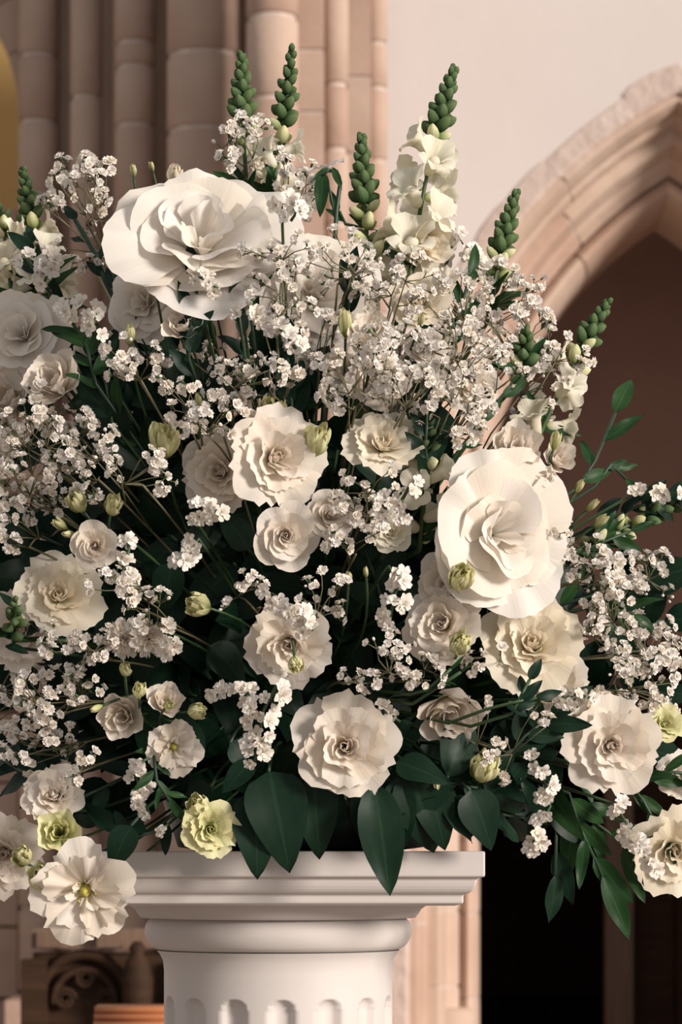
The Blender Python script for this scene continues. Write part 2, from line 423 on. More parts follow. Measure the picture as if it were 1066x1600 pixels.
# ------------------------------------------------------------------ carved bench end and orange rail
BD = 7.0
def wz(py): return HZ + (1330 - py) * BD / F
def wx(px): return (px - 533) * BD / F
k = BD / F
bench = thing('carved_bench', 'dark carved wooden bench end with scrolled arch behind the pedestal', 'bench', (wx(150), BD - D, 0))
def bp(name, mb, mat, smooth=True, par=None):
    return child(name, mb.mesh(name, mat, smooth), bench, Mx.Identity(4)) if par is None else ob(name, mb.mesh(name, mat, smooth), par)
mb = MB(); y0 = BD - D
mb.box((wx(48), y0 + .05, 0), (wx(300), y0 + .09, wz(1490))); panel = bp('back_panel', mb, WOODD, False)
mb = MB(); mb.box((wx(48), y0 + .02, wz(1482)), (wx(300), y0 + .12, wz(1452))); trail = bp('top_rail', mb, WOODM, False)
for a, b in ((58, 96), (152, 192)):
    mb = MB(); mb.box((wx(a), y0 - .01, wz(1480)), (wx(b), y0 + .03, wz(1456))); bp('rail_block', mb, WOODM, False, trail)
for rr, th in ((72, 9), (50, 6)):
    mb = MB(); mb.tube([V((wx(130) + rr*k*math.cos(t), y0 + .03, wz(1570) + rr*k*math.sin(t)*1.08)) for t in [math.pi*i/20 for i in range(21)]], th*k, 8); bp('carved_arch', mb, WOODD, True, panel)
for cx_, cy_, rr in ((132, 1530, 17), (100, 1562, 17), (163, 1562, 15)):
    mb = MB(); pts = []
    for i in range(36):
        t = i / 35 * 4 * math.pi; r_ = rr * k * (1 - .75 * i / 35); pts.append(V((wx(cx_) + r_*math.cos(t), y0 + .03, wz(cy_) + r_*math.sin(t))))
    mb.tube(pts, [4*k*(1 - .4*i/35) for i in range(36)], 6); bp('scroll', mb, WOODD, True, panel)
mb = MB(); zz = wz(1600)
mb.lathe([(.012, zz - .5), (.03, zz - .5), (.03, zz - .02), (.022, zz), (.034, wz(1560)), (.036, wz(1530)), (.026, wz(1500)), (.014, wz(1490)), (.02, wz(1480)), (.008, wz(1470))], 16, 0, Mx.Translation((wx(216), y0 - .03, 0))); bp('turned_post', mb, WOODD)
for px_ in (52, 290):
    mb = MB(); mb.box((wx(px_) - .03, y0 + .01, 0), (wx(px_) + .03, y0 + .1, wz(1500))); bp('leg', mb, WOODD, False)
RD = 5.4
rail = thing('wooden_rail', 'polished orange-brown wooden rail with ridged edge behind the pedestal', 'rail', ((200 - 533) * RD / F, RD - D, 0))
def rz(py): return HZ + (1330 - py) * RD / F
def rx(px): return (px - 533) * RD / F
for i, (a, b, yy) in enumerate(((1573, 1584, 0), (1584, 1595, -.012), (1595, 1612, -.024))):
    mb = MB(); r_ = (rz(a) - rz(b)) / 2
    mb.tube([V((rx(148), RD - D + yy, rz((a+b)/2))), V((rx(330), RD - D + yy, rz((a+b)/2)))], r_ * 1.08, 10)
    mb.box((rx(148), RD - D + yy, rz(b)), (rx(330), RD - D + .09, rz(a)))
    child('ridge', mb.mesh('ridge', WOODO), rail, Mx.Identity(4))
for px_ in (160, 320):
    mb = MB(); mb.box((rx(px_) - .02, RD - D + .01, 0), (rx(px_) + .02, RD - D + .06, rz(1605))); child('post', mb.mesh('post', WOODO, False), rail, Mx.Identity(4))

# ------------------------------------------------------------------ pedestal
PX = (435 - 533) * D / F
ped = thing('pedestal', 'white fluted classical pedestal with square moulded cap under the flowers', 'pedestal', (PX, 0, 0))
def cz(py, dist=2.81): return HZ - (py - 1330) * dist / F
def slab(name, prof, mat=PED):
    """square plan moulding: prof = (half width, z)"""
    vs = []; 
    for h, z in prof: vs += [(-h, -h, z), (h, -h, z), (h, h, z), (-h, h, z)]
    fs = [(i*4+j, i*4+(j+1) % 4, i*4+4+(j+1) % 4, i*4+4+j) for i in range(len(prof)-1) for j in range(4)]
    fs += [(3,2,1,0), tuple(len(prof)*4 - 4 + j for j in range(4))]
    o = ob(name, mk(name, vs, fs, mat, smooth=False), ped)
    b = o.modifiers.new('b', 'BEVEL'); b.width = .0016; b.segments = 2; b.limit_method = 'ANGLE'; b.angle_limit = R(35)
    return o
cav = [(.176 + .010 * math.sin(t), cz(1397) + (cz(1372) - cz(1397)) * (1 - math.cos(t))) for t in [math.pi/2*i/6 for i in range(7)]]
slab('cap_slab', [(.166, cz(1416)), (.174, cz(1412)), (.174, cz(1399))] + cav + [(.193, cz(1370)), (.193, cz(1330))])
def lz(py): return cz(py, 2.87)
mb = MB(); mb.lathe([(.10, lz(1438)), (.134, lz(1438)), (.137, lz(1432)), (.140, lz(1424)), (.147, lz(1416)), (.147, lz(1404))], 64)
ob('upper_ring', mb.mesh('upper_ring', PED), ped)
mb = MB()
tz0, tz1 = lz(1490), lz(1436)
mb.lathe([(.09, tz0 - .002), (.112, tz0 - .002), (.117, tz0)] + [(.118 + .0125 * math.sin(t), tz0 + (tz1 - tz0) * (.5 - .5*math.cos(t)) ** .8) for t in [math.pi*i/14 for i in range(2, 13)]] + [(.118, tz1), (.09, tz1)], 64)
ob('torus_moulding', mb.mesh('torus_moulding', PED), ped)
# fluted shaft
RS = .1115; ZT = lz(1491); ZF = cz(1563, 2.89); NF = 15
nth = NF * 16
zs = [ZT, ZT - .004, ZT - .010, ZT - .02] + [ZF + .004 - i * .0012 for i in range(0, 16)] + [ZF - .03, ZF - .10, .45, .20, .165]
vs, fs = [], []
for iz, z in enumerate(zs):
    for j in range(nth):
        a = 2 * math.pi * j / nth
        fa = ((a - R(-90 + 3)) / (2*math.pi) * NF) % 1.0
        if fa > .5: fa -= 1
        dx = fa * 2 * math.pi * RS / NF; hw = .0118; dep = 0
        t = (dx / hw) ** 2 + ((max(0, z - (ZF - hw)) / hw) ** 2)
        if z < .22: t = max(t, (dx/hw)**2 + (max(0, (.20 + hw) - z) / hw) ** 2)
        if t < 1: dep = .0085 * math.sqrt(1 - t) ** .8
        fl = .007 * max(0, 1 - (ZT - z) / .016) ** 2
        r = RS - dep + fl
        vs.append((r * math.cos(a), r * math.sin(a), z))
for i in range(len(zs) - 1):
    for j in range(nth): fs.append((i*nth+j, (i+1)*nth+j, (i+1)*nth+(j+1) % nth, i*nth+(j+1) % nth))
ob('fluted_shaft', mk('fluted_shaft', vs, fs, PED), ped)
mb = MB(); mb.lathe([(.10, .165), (.122, .165), (.126, .155), (.122, .145), (.12, .14), (.145, .13), (.158, .11), (.16, .095), (.152, .075), (.14, .07), (.14, .06)], 64); ob('base_moulding', mb.mesh('base_moulding', PED), ped)
slab('plinth', [(.193, 0), (.193, .06)])

# floral foam in its tray
FX = (470 - 533) * D / F
foam = thing('floral_foam', 'dark green foam block in low tray hidden under the flowers', 'foam', (FX, 0, HZ))
mb = MB(); mb.lathe([(.09, 0), (.12, .004), (.135, .05), (.13, .05), (.115, .008)], 32); ob('tray', mb.mesh('tray', TRAY), foam)
mb = MB(); mb.lathe([(.085, .006), (.10, .02), (.10, .20), (.085, .25), (.05, .275), (.0, .28)], 24); ob('foam_block', mb.mesh('foam_block', FOAM), foam)
FC = V((FX, 0, HZ + .13))

# ------------------------------------------------------------------ petals, buds, leaves
def petal_raw(Ln=1, th0=40, th1=80, half=45, jag=.05, ruf=.05, spiral=.1, seed=0, nu=9, nv=16, tip=.3, kf=5.0, r0=.04, pw=1.0, narrow=0.0):
    rng = random.Random(seed)
    N = 24; prof = [(r0, 0.0, R(th0))]
    for i in range(1, N + 9):
        u = i / N; th = R(th0 + (th1 - th0) * u ** pw); r, z, _ = prof[-1]
        prof.append((r + Ln/N*math.sin(th), z + Ln/N*math.cos(th), th))
    def P(u):
        f = max(0, min(u * N, len(prof) - 1.001)); i = int(f); f -= i; a, b = prof[i], prof[i+1]
        return [a[q] + (b[q]-a[q]) * f for q in range(3)]
    ph, ph2 = rng.uniform(0, 6.28), rng.uniform(0, 6.28)
    vs, uv = [], []
    for j in range(nv + 1):
        v = -1 + 2 * j / nv
        um = 1 - tip * abs(v) ** 2.4 + jag * (.9 * rng.uniform(-1, 1) + .45 * (1 if j % 2 else -1) + .5 * math.sin(v * 4 + ph))
        for i in range(nu + 1):
            u = um * i / nu; r, z, th = P(u)
            d = Ln * ruf * u * u * (math.sin(v * kf + ph) + .5 * math.sin(v * kf * 2.1 + ph2))
            r += d * math.cos(th); z -= d * math.sin(th)
            r = max(r, .004)
            a = R(half) * v * (1 - narrow * (1 - u)); r *= 1 + spiral * v
            vs.append((r * math.cos(a), r * math.sin(a), z)); uv.append((.5 + .5 * v, i / nu * min(1, um)))
    fs = [(j*(nu+1)+i, (j+1)*(nu+1)+i, (j+1)*(nu+1)+i+1, j*(nu+1)+i+1) for j in range(nv) for i in range(nu)]
    return vs, fs, uv
_cache = {}
def petal(key, mat, **kw):
    kk = (key, mat.name, tuple(sorted(kw.items())))
    if kk not in _cache:
        vs, fs, uv = petal_raw(**kw); _cache[kk] = mk('petal', vs, fs, mat, None, uv)
    return _cache[kk]

def layer(specs):  # helper: (count, kwargs)
    return specs
KIND = {
 # frilly double lisianthus
 'full': [(5, dict(Ln=1.14, th0=50, th1=86, half=54, jag=.055, ruf=.055, spiral=.10, tip=.22)),
          (5, dict(Ln=.95, th0=38, th1=66, half=56, jag=.048, ruf=.055, spiral=.13, tip=.22)),
          (4, dict(Ln=.80, th0=32, th1=34, half=62, jag=.040, ruf=.05, spiral=.18, tip=.2)),
          (4, dict(Ln=.68, th0=26, th1=6, half=70, jag=.03, ruf=.04, spiral=.24, tip=.15)),
          (3, dict(Ln=.60, th0=20, th1=-14, half=92, jag=.02, ruf=.03, spiral=.34, tip=.1))],
 # smooth rose-like swirl
 'swirl': [(5, dict(Ln=1.18, th0=42, th1=78, half=52, jag=.012, ruf=.035, spiral=.12, tip=.25)),
           (5, dict(Ln=1.02, th0=32, th1=55, half=56, jag=.010, ruf=.03, spiral=.16, tip=.2)),
           (4, dict(Ln=.92, th0=25, th1=30, half=66, jag=.010, ruf=.025, spiral=.2, tip=.16)),
           (4, dict(Ln=.84, th0=18, th1=10, half=72, jag=.008, ruf=.02, spiral=.26, tip=.1)),
           (3, dict(Ln=.76, th0=12, th1=-8, half=95, jag=.006, ruf=.02, spiral=.36, tip=.06))],
 # wide open with a visible centre
 'open': [(5, dict(Ln=1.14, th0=42, th1=92, half=47, jag=.045, ruf=.085, spiral=.10, tip=.28)),
          (5, dict(Ln=.95, th0=30, th1=74, half=45, jag=.05, ruf=.09, spiral=.12, tip=.28)),
          (3, dict(Ln=.66, th0=18, th1=40, half=44, jag=.06, ruf=.12, spiral=.14, tip=.25))],
 # half-open cup
 'cup': [(5, dict(Ln=1.5, th0=44, th1=34, half=56, jag=.030, ruf=.05, spiral=.12, tip=.28)),
         (5, dict(Ln=1.42, th0=32, th1=14, half=60, jag=.030, ruf=.04, spiral=.18, tip=.22)),
         (3, dict(Ln=1.25, th0=20, th1=2, half=80, jag=.02, ruf=.03, spiral=.28, tip=.15))],
 # closed jagged bud
 'bud': [(5, dict(Ln=1.9, th0=56, th1=-22, half=50, jag=.055, ruf=.04, spiral=.12, tip=.42)),
         (4, dict(Ln=1.95, th0=44, th1=-26, half=58, jag=.05, ruf=.04, spiral=.18, tip=.34)),
         (3, dict(Ln=1.9, th0=30, th1=-22, half=80, jag=.04, ruf=.03, spiral=.28, tip=.2))],
 # slim tight bud
 'slim': [(4, dict(Ln=2.9, th0=34, th1=-22, half=58, jag=.01, ruf=.01, spiral=.16, tip=.35)),
          (3, dict(Ln=2.8, th0=26, th1=-18, half=80, jag=.01, ruf=.01, spiral=.25, tip=.25))],
 # small carnation-like tuft
 'tuft': [(7, dict(Ln=1.1, th0=50, th1=90, half=32, jag=.10, ruf=.13, spiral=.1, tip=.15)),
          (6, dict(Ln=.95, th0=34, th1=66, half=36, jag=.10, ruf=.14, spiral=.1, tip=.12)),
          (5, dict(Ln=.8, th0=18, th1=40, half=40, jag=.09, ruf=.14, spiral=.1, tip=.1)),
          (3, dict(Ln=.7, th0=8, th1=16, half=60, jag=.08, ruf=.12, spiral=.1, tip=.1))],
 # very large bloom of broad silky sheets
 'big': [(6, dict(Ln=1.16, th0=50, th1=90, half=50, jag=.012, ruf=.055, spiral=.08, tip=.16, nu=12, nv=20, kf=5.5)),
         (5, dict(Ln=1.04, th0=42, th1=82, half=54, jag=.008, ruf=.055, spiral=.1, tip=.18, nu=12, nv=20, kf=3.2)),
         (5, dict(Ln=.92, th0=30, th1=66, half=54, jag=.008, ruf=.07, spiral=.12, tip=.2, nu=12, nv=20, kf=3.2)),
         (4, dict(Ln=.80, th0=18, th1=46, half=58, jag=.008, ruf=.08, spiral=.14, tip=.2, nu=12, nv=20, kf=3)),
         (3, dict(Ln=.70, th0=8, th1=20, half=66, jag=.008, ruf=.08, spiral=.2, tip=.2, nu=12, nv=18, kf=3))],
 # long narrow trumpet
 'trumpet': [(5, dict(Ln=2.3, th0=10, th1=52, half=44, jag=.03, ruf=.04, spiral=.1, tip=.25, pw=3.0, r0=.1)),
             (4, dict(Ln=2.0, th0=8, th1=30, half=60, jag=.02, ruf=.03, spiral=.16, tip=.2, pw=3.0, r0=.08))],
}
HGT = dict(full=.42, swirl=.62, open=.40, cup=.75, bud=.85, slim=1.35, tuft=.4, big=.42, trumpet=1.4)

mb = MB()
for q in range(5):
    vs, fs, uv = petal_raw(.62, 62, 58, 15, 0, 0, 0, q, 4, 2, .8)
    mb.add(vs, fs, 0, uv, Mx.Rotation(R(72*q), 4, 'Z') @ Mx.Translation((0, 0, -.06)))
mb.lathe([(.03, -.16), (.07, -.12), (.10, -.04), (.08, .02)], 10)
CALYX = mb.mesh('calyx', STEM)
mb = MB(); mb.lathe([(.03, 0), (.10, .12), (.12, .26), (.08, .36), (.05, .40), (.09, .44), (.0, .47)], 12)
for q in range(6):
    a = q * 1.047; mb.tube([V((.06*math.cos(a), .06*math.sin(a), .05)), V((.2*math.cos(a), .2*math.sin(a), .36)), V((.22*math.cos(a), .22*math.sin(a), .42))], [.012, .012, .03], 5)
PIST = mb.mesh('pistil', PISTIL)

def foot_of(H):
    """a point in the foam from which the stem to H starts"""
    d = H - FC; d.y *= .6
    d = d.normalized()
    return FC + V((d.x * .075, d.y * .07, d.z * .09))

SPEC = {}
nbloom = 0
def bloom(kind, cx, cy, r, tilt, label, cat='flower', mat=None, name=None, d=None, dd=0.0, group=None, inner=None, seed=None, sc3=None, stem=True):
    """tilt = (image right, image up) lean of the flower's axis against the line of sight"""
    global nbloom
    nbloom += 1; sd = seed if seed is not None else nbloom
    rng = random.Random(sd * 7 + 1)
    d = (dome(cx, cy) if d is None else d) + dd
    C = at(cx, cy, d); rr = plen(r, d)
    ax = V((tilt[0], -1 if len(tilt) < 3 else tilt[2], tilt[1])).normalized()
    base = C - ax * rr * HGT[kind]
    ft = foot_of(base)
    mat = mat or WHITE
    t = thing(name or 'lisianthus', label, cat, ft, group)
    s3 = sc3 or (1, 1, 1)
    Mb = frame(base, ax, (0, 0, 1), (rr*s3[0], rr*s3[1], rr*s3[2]), rng.uniform(0, 6.28) if not sc3 else 0)
    phase = rng.uniform(0, 360)
    for li, (n, kw) in enumerate(KIND[kind]):
        mm = inner if (inner and li >= 2) else mat
        for q in range(n):
            var = rng.randrange(4)
            me = petal((kind, li, var), mm, seed=li * 10 + var, **kw)
            wob = 2.2 if kind == 'big' else 1
            a = phase + 360 * q / n + rng.uniform(-7, 7) * wob
            k = rng.uniform(.93, 1.05) if kind != 'big' else rng.uniform(.84, 1.08)
            Mp = Mb @ Mx.Rotation(R(a), 4, 'Z') @ Mx.Rotation(R(rng.uniform(-5, 5) * wob), 4, 'Y') @ Mx.Diagonal((k, k, k, 1))
            child('petal', me, t, Mp)
        phase += 180 / n + rng.uniform(5, 25)
    if kind == 'open': child('pistil', PIST, t, Mb)
    if stem:
        b0 = base - ax * rr * .12
        mid = b0 - ax * min(.10, (b0 - ft).length * .45)
        mb = MB(); mb.tube(bez(V((0, 0, 0)), mid - ft, b0 - ft, 8), max(.0013, min(.0024, rr * .05)), 6)
        st = child('stem', mb.mesh('stem', STEM), t, Mx.Translation(ft))
        ob('calyx', CALYX, st, Mx.Translation(-ft) @ Mb)
    return t

# small lathe bud used on spikes, in green and in cream
def budmesh(mat, name='bud', calyx=True):
    mb = MB(); n = 8
    prof = [(.10, 0), (.30, .14), (.42, .38), (.43, .62), (.33, .90), (.16, 1.10), (.02, 1.18)]
    vs = []; uv = []
    for r, z in prof:
        for j in range(n):
            a = 2*math.pi*j/n; q = r * (1 + .10 * math.cos(4 * a)); vs.append((q*math.cos(a), q*math.sin(a), z)); uv.append((j/n, z/1.2))
    fs = [(i*n+j, i*n+(j+1) % n, (i+1)*n+(j+1) % n, (i+1)*n+j) for i in range(len(prof)-1) for j in range(n)] + [tuple(range(n))[::-1]]
    mb.add(vs, fs, 0, uv)
    if calyx:
        for q in range(4):
            v2, f2, u2 = petal_raw(.5, 75, 12, 24, 0, 0, 0, q, 3, 2, .8, r0=.08); mb.add(v2, f2, 1, u2, Mx.Rotation(R(90*q), 4, 'Z') @ Mx.Diagonal((1.08, 1.08, 1, 1)))
    return mb.mesh(name, [mat, STEM])
BG = budmesh(BUDG); BC = budmesh(BUDC)

# two-lipped snapdragon blossom
def snapmesh(seed):
    mb = MB()
    mb.lathe([(.10, 0), (.20, .10), (.24, .35), (.27, .60), (.33, .72)], 12, cap=False)
    for ang, Ln, h, t1 in ((55, .95, 50, 72), (125, .95, 50, 72), (215, .75, 40, 105), (270, .80, 42, 112), (325, .75, 40, 105)):
        vs, fs, uv = petal_raw(Ln, 10, t1, h, .03, .09, .05, seed + int(ang), 7, 8, .45, r0=.28)
        mb.add(vs, fs, 0, [(a, .45 + .55*b) for a, b in uv], Mx.Translation((0, 0, .62)) @ Mx.Rotation(R(ang), 4, 'Z'))
    # pouting palate
    mb.lathe([(.02, .62), (.20, .66), (.24, .76), (.16, .88), (.02, .92)], 10, 0, Mx.Translation((0, -.06, 0)), cap=False)
    return mb.mesh('blossom', SNAPW)
SNAP = [snapmesh(s) for s in (1, 50, 99)]

# five-petalled floret of the dense white spikes
def flormesh(seed):
    mb = MB(); rng = random.Random(seed)
    mb.lathe([(.06, -.5), (.10, -.2), (.14, 0)], 6, 1, cap=False)
    for q in range(5):
        vs, fs, uv = petal_raw(1.0, 40, 92 + rng.uniform(-18, 12), 40, .05, .10, .08, seed * 5 + q, 4, 6, .35, r0=.08); mb.add(vs, fs, 0, uv, Mx.Rotation(R(72*q + rng.uniform(-6, 6)), 4, 'Z'))
    for q in range(4):
        vs, fs, uv = petal_raw(.62, 25, 60, 46, .05, .12, .1, seed * 9 + q, 3, 4, .3, r0=.05); mb.add(vs, fs, 0, uv, Mx.Rotation(R(90*q + 30), 4, 'Z'))
    return mb.mesh('floret', [GYPW, STEM])
FLOR = [flormesh(s) for s in range(3)]

# tiny baby's breath floret
def gypmesh(seed):
    mb = MB(); rng = random.Random(seed + 40)
    mb.lathe([(.05, -.75), (.22, -.55), (.26, -.15), (.18, 0)], 6, 1, cap=False)
    for q in range(6):
        vs, fs, uv = petal_raw(1.05, 42, 84 + rng.uniform(-18, 12), 34, .09, .06, .06, seed * 11 + q, 2, 4, .2, r0=.06); mb.add(vs, fs, 0, uv, Mx.Rotation(R(60*q + rng.uniform(-8, 8)), 4, 'Z'))
    for q in range(5):
        vs, fs, uv = petal_raw(.92, 14, 40 + rng.uniform(-10, 12), 42, .10, .08, .1, seed * 17 + q, 2, 3, .2, r0=.06); mb.add(vs, fs, 0, uv, Mx.Rotation(R(72*q + 20), 4, 'Z'))
    for q in range(3):
        vs, fs, uv = petal_raw(.85, 4, 4, 60, .08, .05, .1, seed * 19 + q, 2, 2, .2, r0=.05); mb.add(vs, fs, 0, uv, Mx.Rotation(R(120*q + 40), 4, 'Z'))
    return mb.mesh('floret', [GYPW, STEM])
GYP = [gypmesh(s) for s in range(4)]
mb = MB(); mb.lathe([(.10, -.7), (.34, -.45), (.46, -.05), (.40, .3), (.2, .5), (0, .55)], 7); GBUD = mb.mesh('floret_bud', GYPW)

# leaves: local z = length, x = width, y = upper side
def leafmesh(W, mat, seed=0, fold=.18, droop=.25, nu=9, wav=.03, pw=.75):
    rng = random.Random(seed); vs, uv = [], []; ph = rng.uniform(0, 6)
    for i in range(nu + 1):
        u = i / nu
        wd = W * math.sin(math.pi * min(1, u ** pw)) ** .85 + (.012 if u < 1 else 0)
        for j in range(5):
            v = -1 + j * .5
            y = fold * abs(v) * wd - droop * u * u + wav * abs(v) * math.sin(u * 9 + ph + v)
            vs.append((v * wd, y, u)); uv.append((.5 + v/2, u))
    fs = [(i*5+j, i*5+j+1, i*5+j+6, i*5+j+5) for i in range(nu) for j in range(4)]
    return mk('leaf', vs, fs, mat, None, uv)
LV = {('d', k): leafmesh(.17 + .03*k, LEAF, k, .2, .15 + .1*k) for k in range(3)}
LV.update({('m', k): leafmesh(.115 + .025*k, LEAFM, 7 + k, .25, .12 + .1*k) for k in range(3)})
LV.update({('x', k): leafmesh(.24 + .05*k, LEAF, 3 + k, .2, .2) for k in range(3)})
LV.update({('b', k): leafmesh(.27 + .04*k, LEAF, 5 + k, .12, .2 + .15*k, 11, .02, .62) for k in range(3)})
LV.update({('n', k): leafmesh(.085 + .02*k, LEAFM, 9 + k, .3, .15) for k in range(3)})

def leaf(root, p, z, up, size, kind, var=0, name='leaf'):
    z = V(z).normalized(); up = V(up)
    q = V(p) + z * size                      # leaves lie on the cap, they do not cut through it
    if q.z < HZ + .012 and abs(q.x - PX) < .23 and abs(q.y) < .225:
        z = V((z.x, z.y - .25, max(.05, abs(z.z)))).normalized()
    y = up - z * up.dot(z)
    y = y.normalized() if y.length > 1e-4 else V((0, -1, 0)); x = y.cross(z)
    M = Mx(((x.x, y.x, z.x, 0), (x.y, y.y, z.y, 0), (x.z, y.z, z.z, 0), (0, 0, 0, 1)))
    return child(name, LV[(kind, var % 3)], root, Mx.Translation(p) @ M @ Mx.Diagonal((size, size, size, 1)))

def sprig(pts, n, size, kind, label, group=None, name='leafy_sprig', cat='foliage', seed=0, spread=55, mat=None, endleaf=True, t0=.35, rad=.0016):
    """a stem through world points with alternate leaves"""
    rng = random.Random(seed); P = [V(p) for p in pts]; ft = P[0]
    t = thing(name, label, cat, ft, group)
    mb = MB(); mb.tube([p - ft for p in P], rad, 5); child('stem', mb.mesh('stem', mat or STEMD), t, Mx.Translation(ft))
    def S(u):
        f = u * (len(P) - 1); i = min(int(f), len(P) - 2); f -= i
        return P[i].lerp(P[i+1], f), (P[i+1] - P[i]).normalized()
    for q in range(n):
        u = t0 + (1 - t0) * q / max(1, n - 1) if n > 1 else 1
        p, tg = S(min(u, .999))
        if endleaf and q == n - 1: z = tg
        else:
            a = R(180) * (q % 2) + rng.uniform(-.7, .7)
            sx = tg.cross(V((0, -1, 0))); sx = sx.normalized() if sx.length > 1e-3 else V((1, 0, 0)); sy = sx.cross(tg)
            side = sx * math.cos(a) + sy * math.sin(a)
            s_ = R(spread + rng.uniform(-15, 15)); z = tg * math.cos(s_) + side * math.sin(s_)
        up = V((rng.uniform(-.5, .5), -1, rng.uniform(-.2, .8)))
        leaf(t, p, z, up, size * rng.uniform(.75, 1.15), kind, rng.randrange(3))
    return t

# ------------------------------------------------------------------ the arrangement
exec_order = None
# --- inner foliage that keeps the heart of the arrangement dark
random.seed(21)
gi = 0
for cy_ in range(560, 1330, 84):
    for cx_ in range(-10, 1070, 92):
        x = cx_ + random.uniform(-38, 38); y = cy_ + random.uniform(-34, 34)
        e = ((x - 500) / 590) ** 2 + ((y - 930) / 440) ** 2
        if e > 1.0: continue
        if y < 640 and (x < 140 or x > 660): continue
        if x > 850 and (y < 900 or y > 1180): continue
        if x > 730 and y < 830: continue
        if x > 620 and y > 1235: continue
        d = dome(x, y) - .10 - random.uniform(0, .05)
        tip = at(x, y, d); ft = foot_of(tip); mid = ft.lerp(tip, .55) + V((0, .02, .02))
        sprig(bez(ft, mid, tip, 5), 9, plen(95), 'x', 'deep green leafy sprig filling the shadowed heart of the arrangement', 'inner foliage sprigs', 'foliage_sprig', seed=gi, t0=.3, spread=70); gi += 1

# --- the three great white blooms
H = 'peony'
bloom('big', 316, 368, 128, (.02, .55), 'huge white bloom of silky sheets at the top against the brown pier', 'flower', BIGW, H, dd=.02, sc3=(.92, 1.06, 1), seed=3)
bloom('big', 783, 826, 107, (.38, .12), 'huge round white bloom of silky sheets beside the dark archway', 'flower', BIGW, H, dd=.02, sc3=(1.18, .98, 1), seed=8)
bloom('big', 492, 452, 92, (0, .3), 'big pale bloom veiled by baby\'s breath twigs below the bent dark stem', 'flower', BIGW, H, dd=-.08, seed=5)
bloom('big', 222, 470, 62, (-.5, .1), 'pale silky bloom tucked under the lower edge of the topmost huge bloom', 'flower', BIGW, H, dd=-.05, seed=6)
bloom('big', 30, 520, 72, (-.3, .2), 'large pale bloom of silky sheets below the shaded side snapdragon', 'flower', BIGW, H, dd=-.02, seed=9)

# --- open lisianthus and roses
B = bloom
B('full', 540, 1166, 80, (-.02, .02), 'frilly white lisianthus with jagged rim facing forward above the pedestal')
B('full', 958, 1165, 70, (.12, -.08), 'cream white lisianthus in ruffled full bloom with tiny golden heart, near the archway post', mat=WHITE)
B('full', 452, 1008, 64, (-.1, -.35), 'white lisianthus nodding downward with a yellow-green bud against it')
B('swirl', 448, 838, 50, (.08, -.15), 'tightly swirled rose-like white flower facing forward below the twin ruffled blooms')
B('full', 435, 712, 78, (.35, .05), 'ruffled white bloom with dark slit heart beneath a yellow-green fringed bud')
B('full', 340, 738, 62, (-.35, -.1), 'pale ruffled bloom pressed against the left of the slit-hearted bloom', dd=-.03)
B('swirl', 516, 803, 38, (.15, .1), 'small swirled white flower at the shoulder of the rose-like bloom', dd=-.01)
B('swirl', 148, 853, 37, (-.05, -.02), 'small round swirled white rose with dark eye on the shaded side')
B('open', 132, 1395, 80, (-.05, -.30), 'wide open white lisianthus with yellow-green throat drooping beside the pedestal cap', d=.26)
B('cup', 192, 1120, 38, (-.25, -.10), 'half-open white lisianthus cup with a slim green bud lying across it')
B('cup', 257, 1096, 31, (.25, .55), 'upright half-open white lisianthus cup with furled rim')
B('open', 272, 1168, 44, (.15, -.25), 'small open white lisianthus with dark hollow throat among green buds')
B('full', 690, 975, 62, (-.35, .10), 'white ruffled lisianthus with a green bud leaning on its lower edge')
B('full', 705, 908, 52, (.1, .1), 'white lisianthus behind a fat green bud at the foot of the huge round bloom', dd=-.01)
B('full', 832, 1002, 80, (.05, .35), 'cream double lisianthus directly beneath the huge round bloom', mat=CREAM)
B('full', 868, 1072, 58, (.3, -.2), 'pale lisianthus behind a forked green stem with one small leaf', dd=-.05)
B('cup', 702, 1112, 52, (.1, -.75), 'hanging bell-shaped white lisianthus seen from the side', dd=-.02)
B('cup', 805, 700, 42, (.15, .35), 'rose-like half-open white bloom at the foot of the leaning snapdragon')
B('bud', 852, 756, 30, (-.1, .3), 'round white closed bud above the huge round bloom', mat=WHITE)
B('cup', 872, 716, 28, (.4, .3), 'little white cup flower between leaning snapdragon and round bud')
B('full', 598, 690, 58, (.05, .55), 'flat cream lisianthus crossed by thin brown twigs', mat=CREAM, dd=-.01)
B('full', 92, 928, 66, (.1, .3), 'cream yellow ruffled bloom on the shaded side above a green bud spray', mat=CREAM, dd=-.02)
B('full', 30, 985, 62, (-.2, -.05), 'pinkish cream bloom behind a cluster of tiny green buds', dd=-.03)
B('full', 82, 1242, 48, (-.1, .35), 'pale pinkish lisianthus above the drooping open bloom', d=.20)
B('cup', 92, 1300, 34, (0, .2), 'yellow-green half-open lisianthus wedged above the drooping open bloom', mat=GREENISH, d=.22)
B('full', 5, 1335, 62, (-.1, -.2), 'white lisianthus outermost on the shaded side beside green furled buds', d=.18)
B('full', 1056, 1330, 66, (.1, -.25), 'large cream bloom hanging low beside the archway post', mat=CREAM, d=.14)
B('full', 1062, 1210, 34, (.3, .0), 'pale bloom among green leaves above the large low cream bloom', d=.10)
B('cup', 286, 508, 34, (-.25, .55), 'greyish white cup flower on dark stem under the topmost huge bloom')
B('cup', 84, 596, 46, (-.35, .35), 'large plain white half-open flower on the shaded side above baby\'s breath')
B('cup', 668, 380, 42, (.75, -.45), 'creamy rose bud lying on its side under the tall white snapdragon', mat=CREAM, d=.12)
B('trumpet', 690, 452, 40, (.05, .95, -.35), 'cream trumpet flower on a long tube between tall snapdragons', mat=CREAM, d=.15)
B('full', 592, 592, 50, (0, .45), 'pale lisianthus half veiled by baby\'s breath above the flat cream one', dd=-.03)
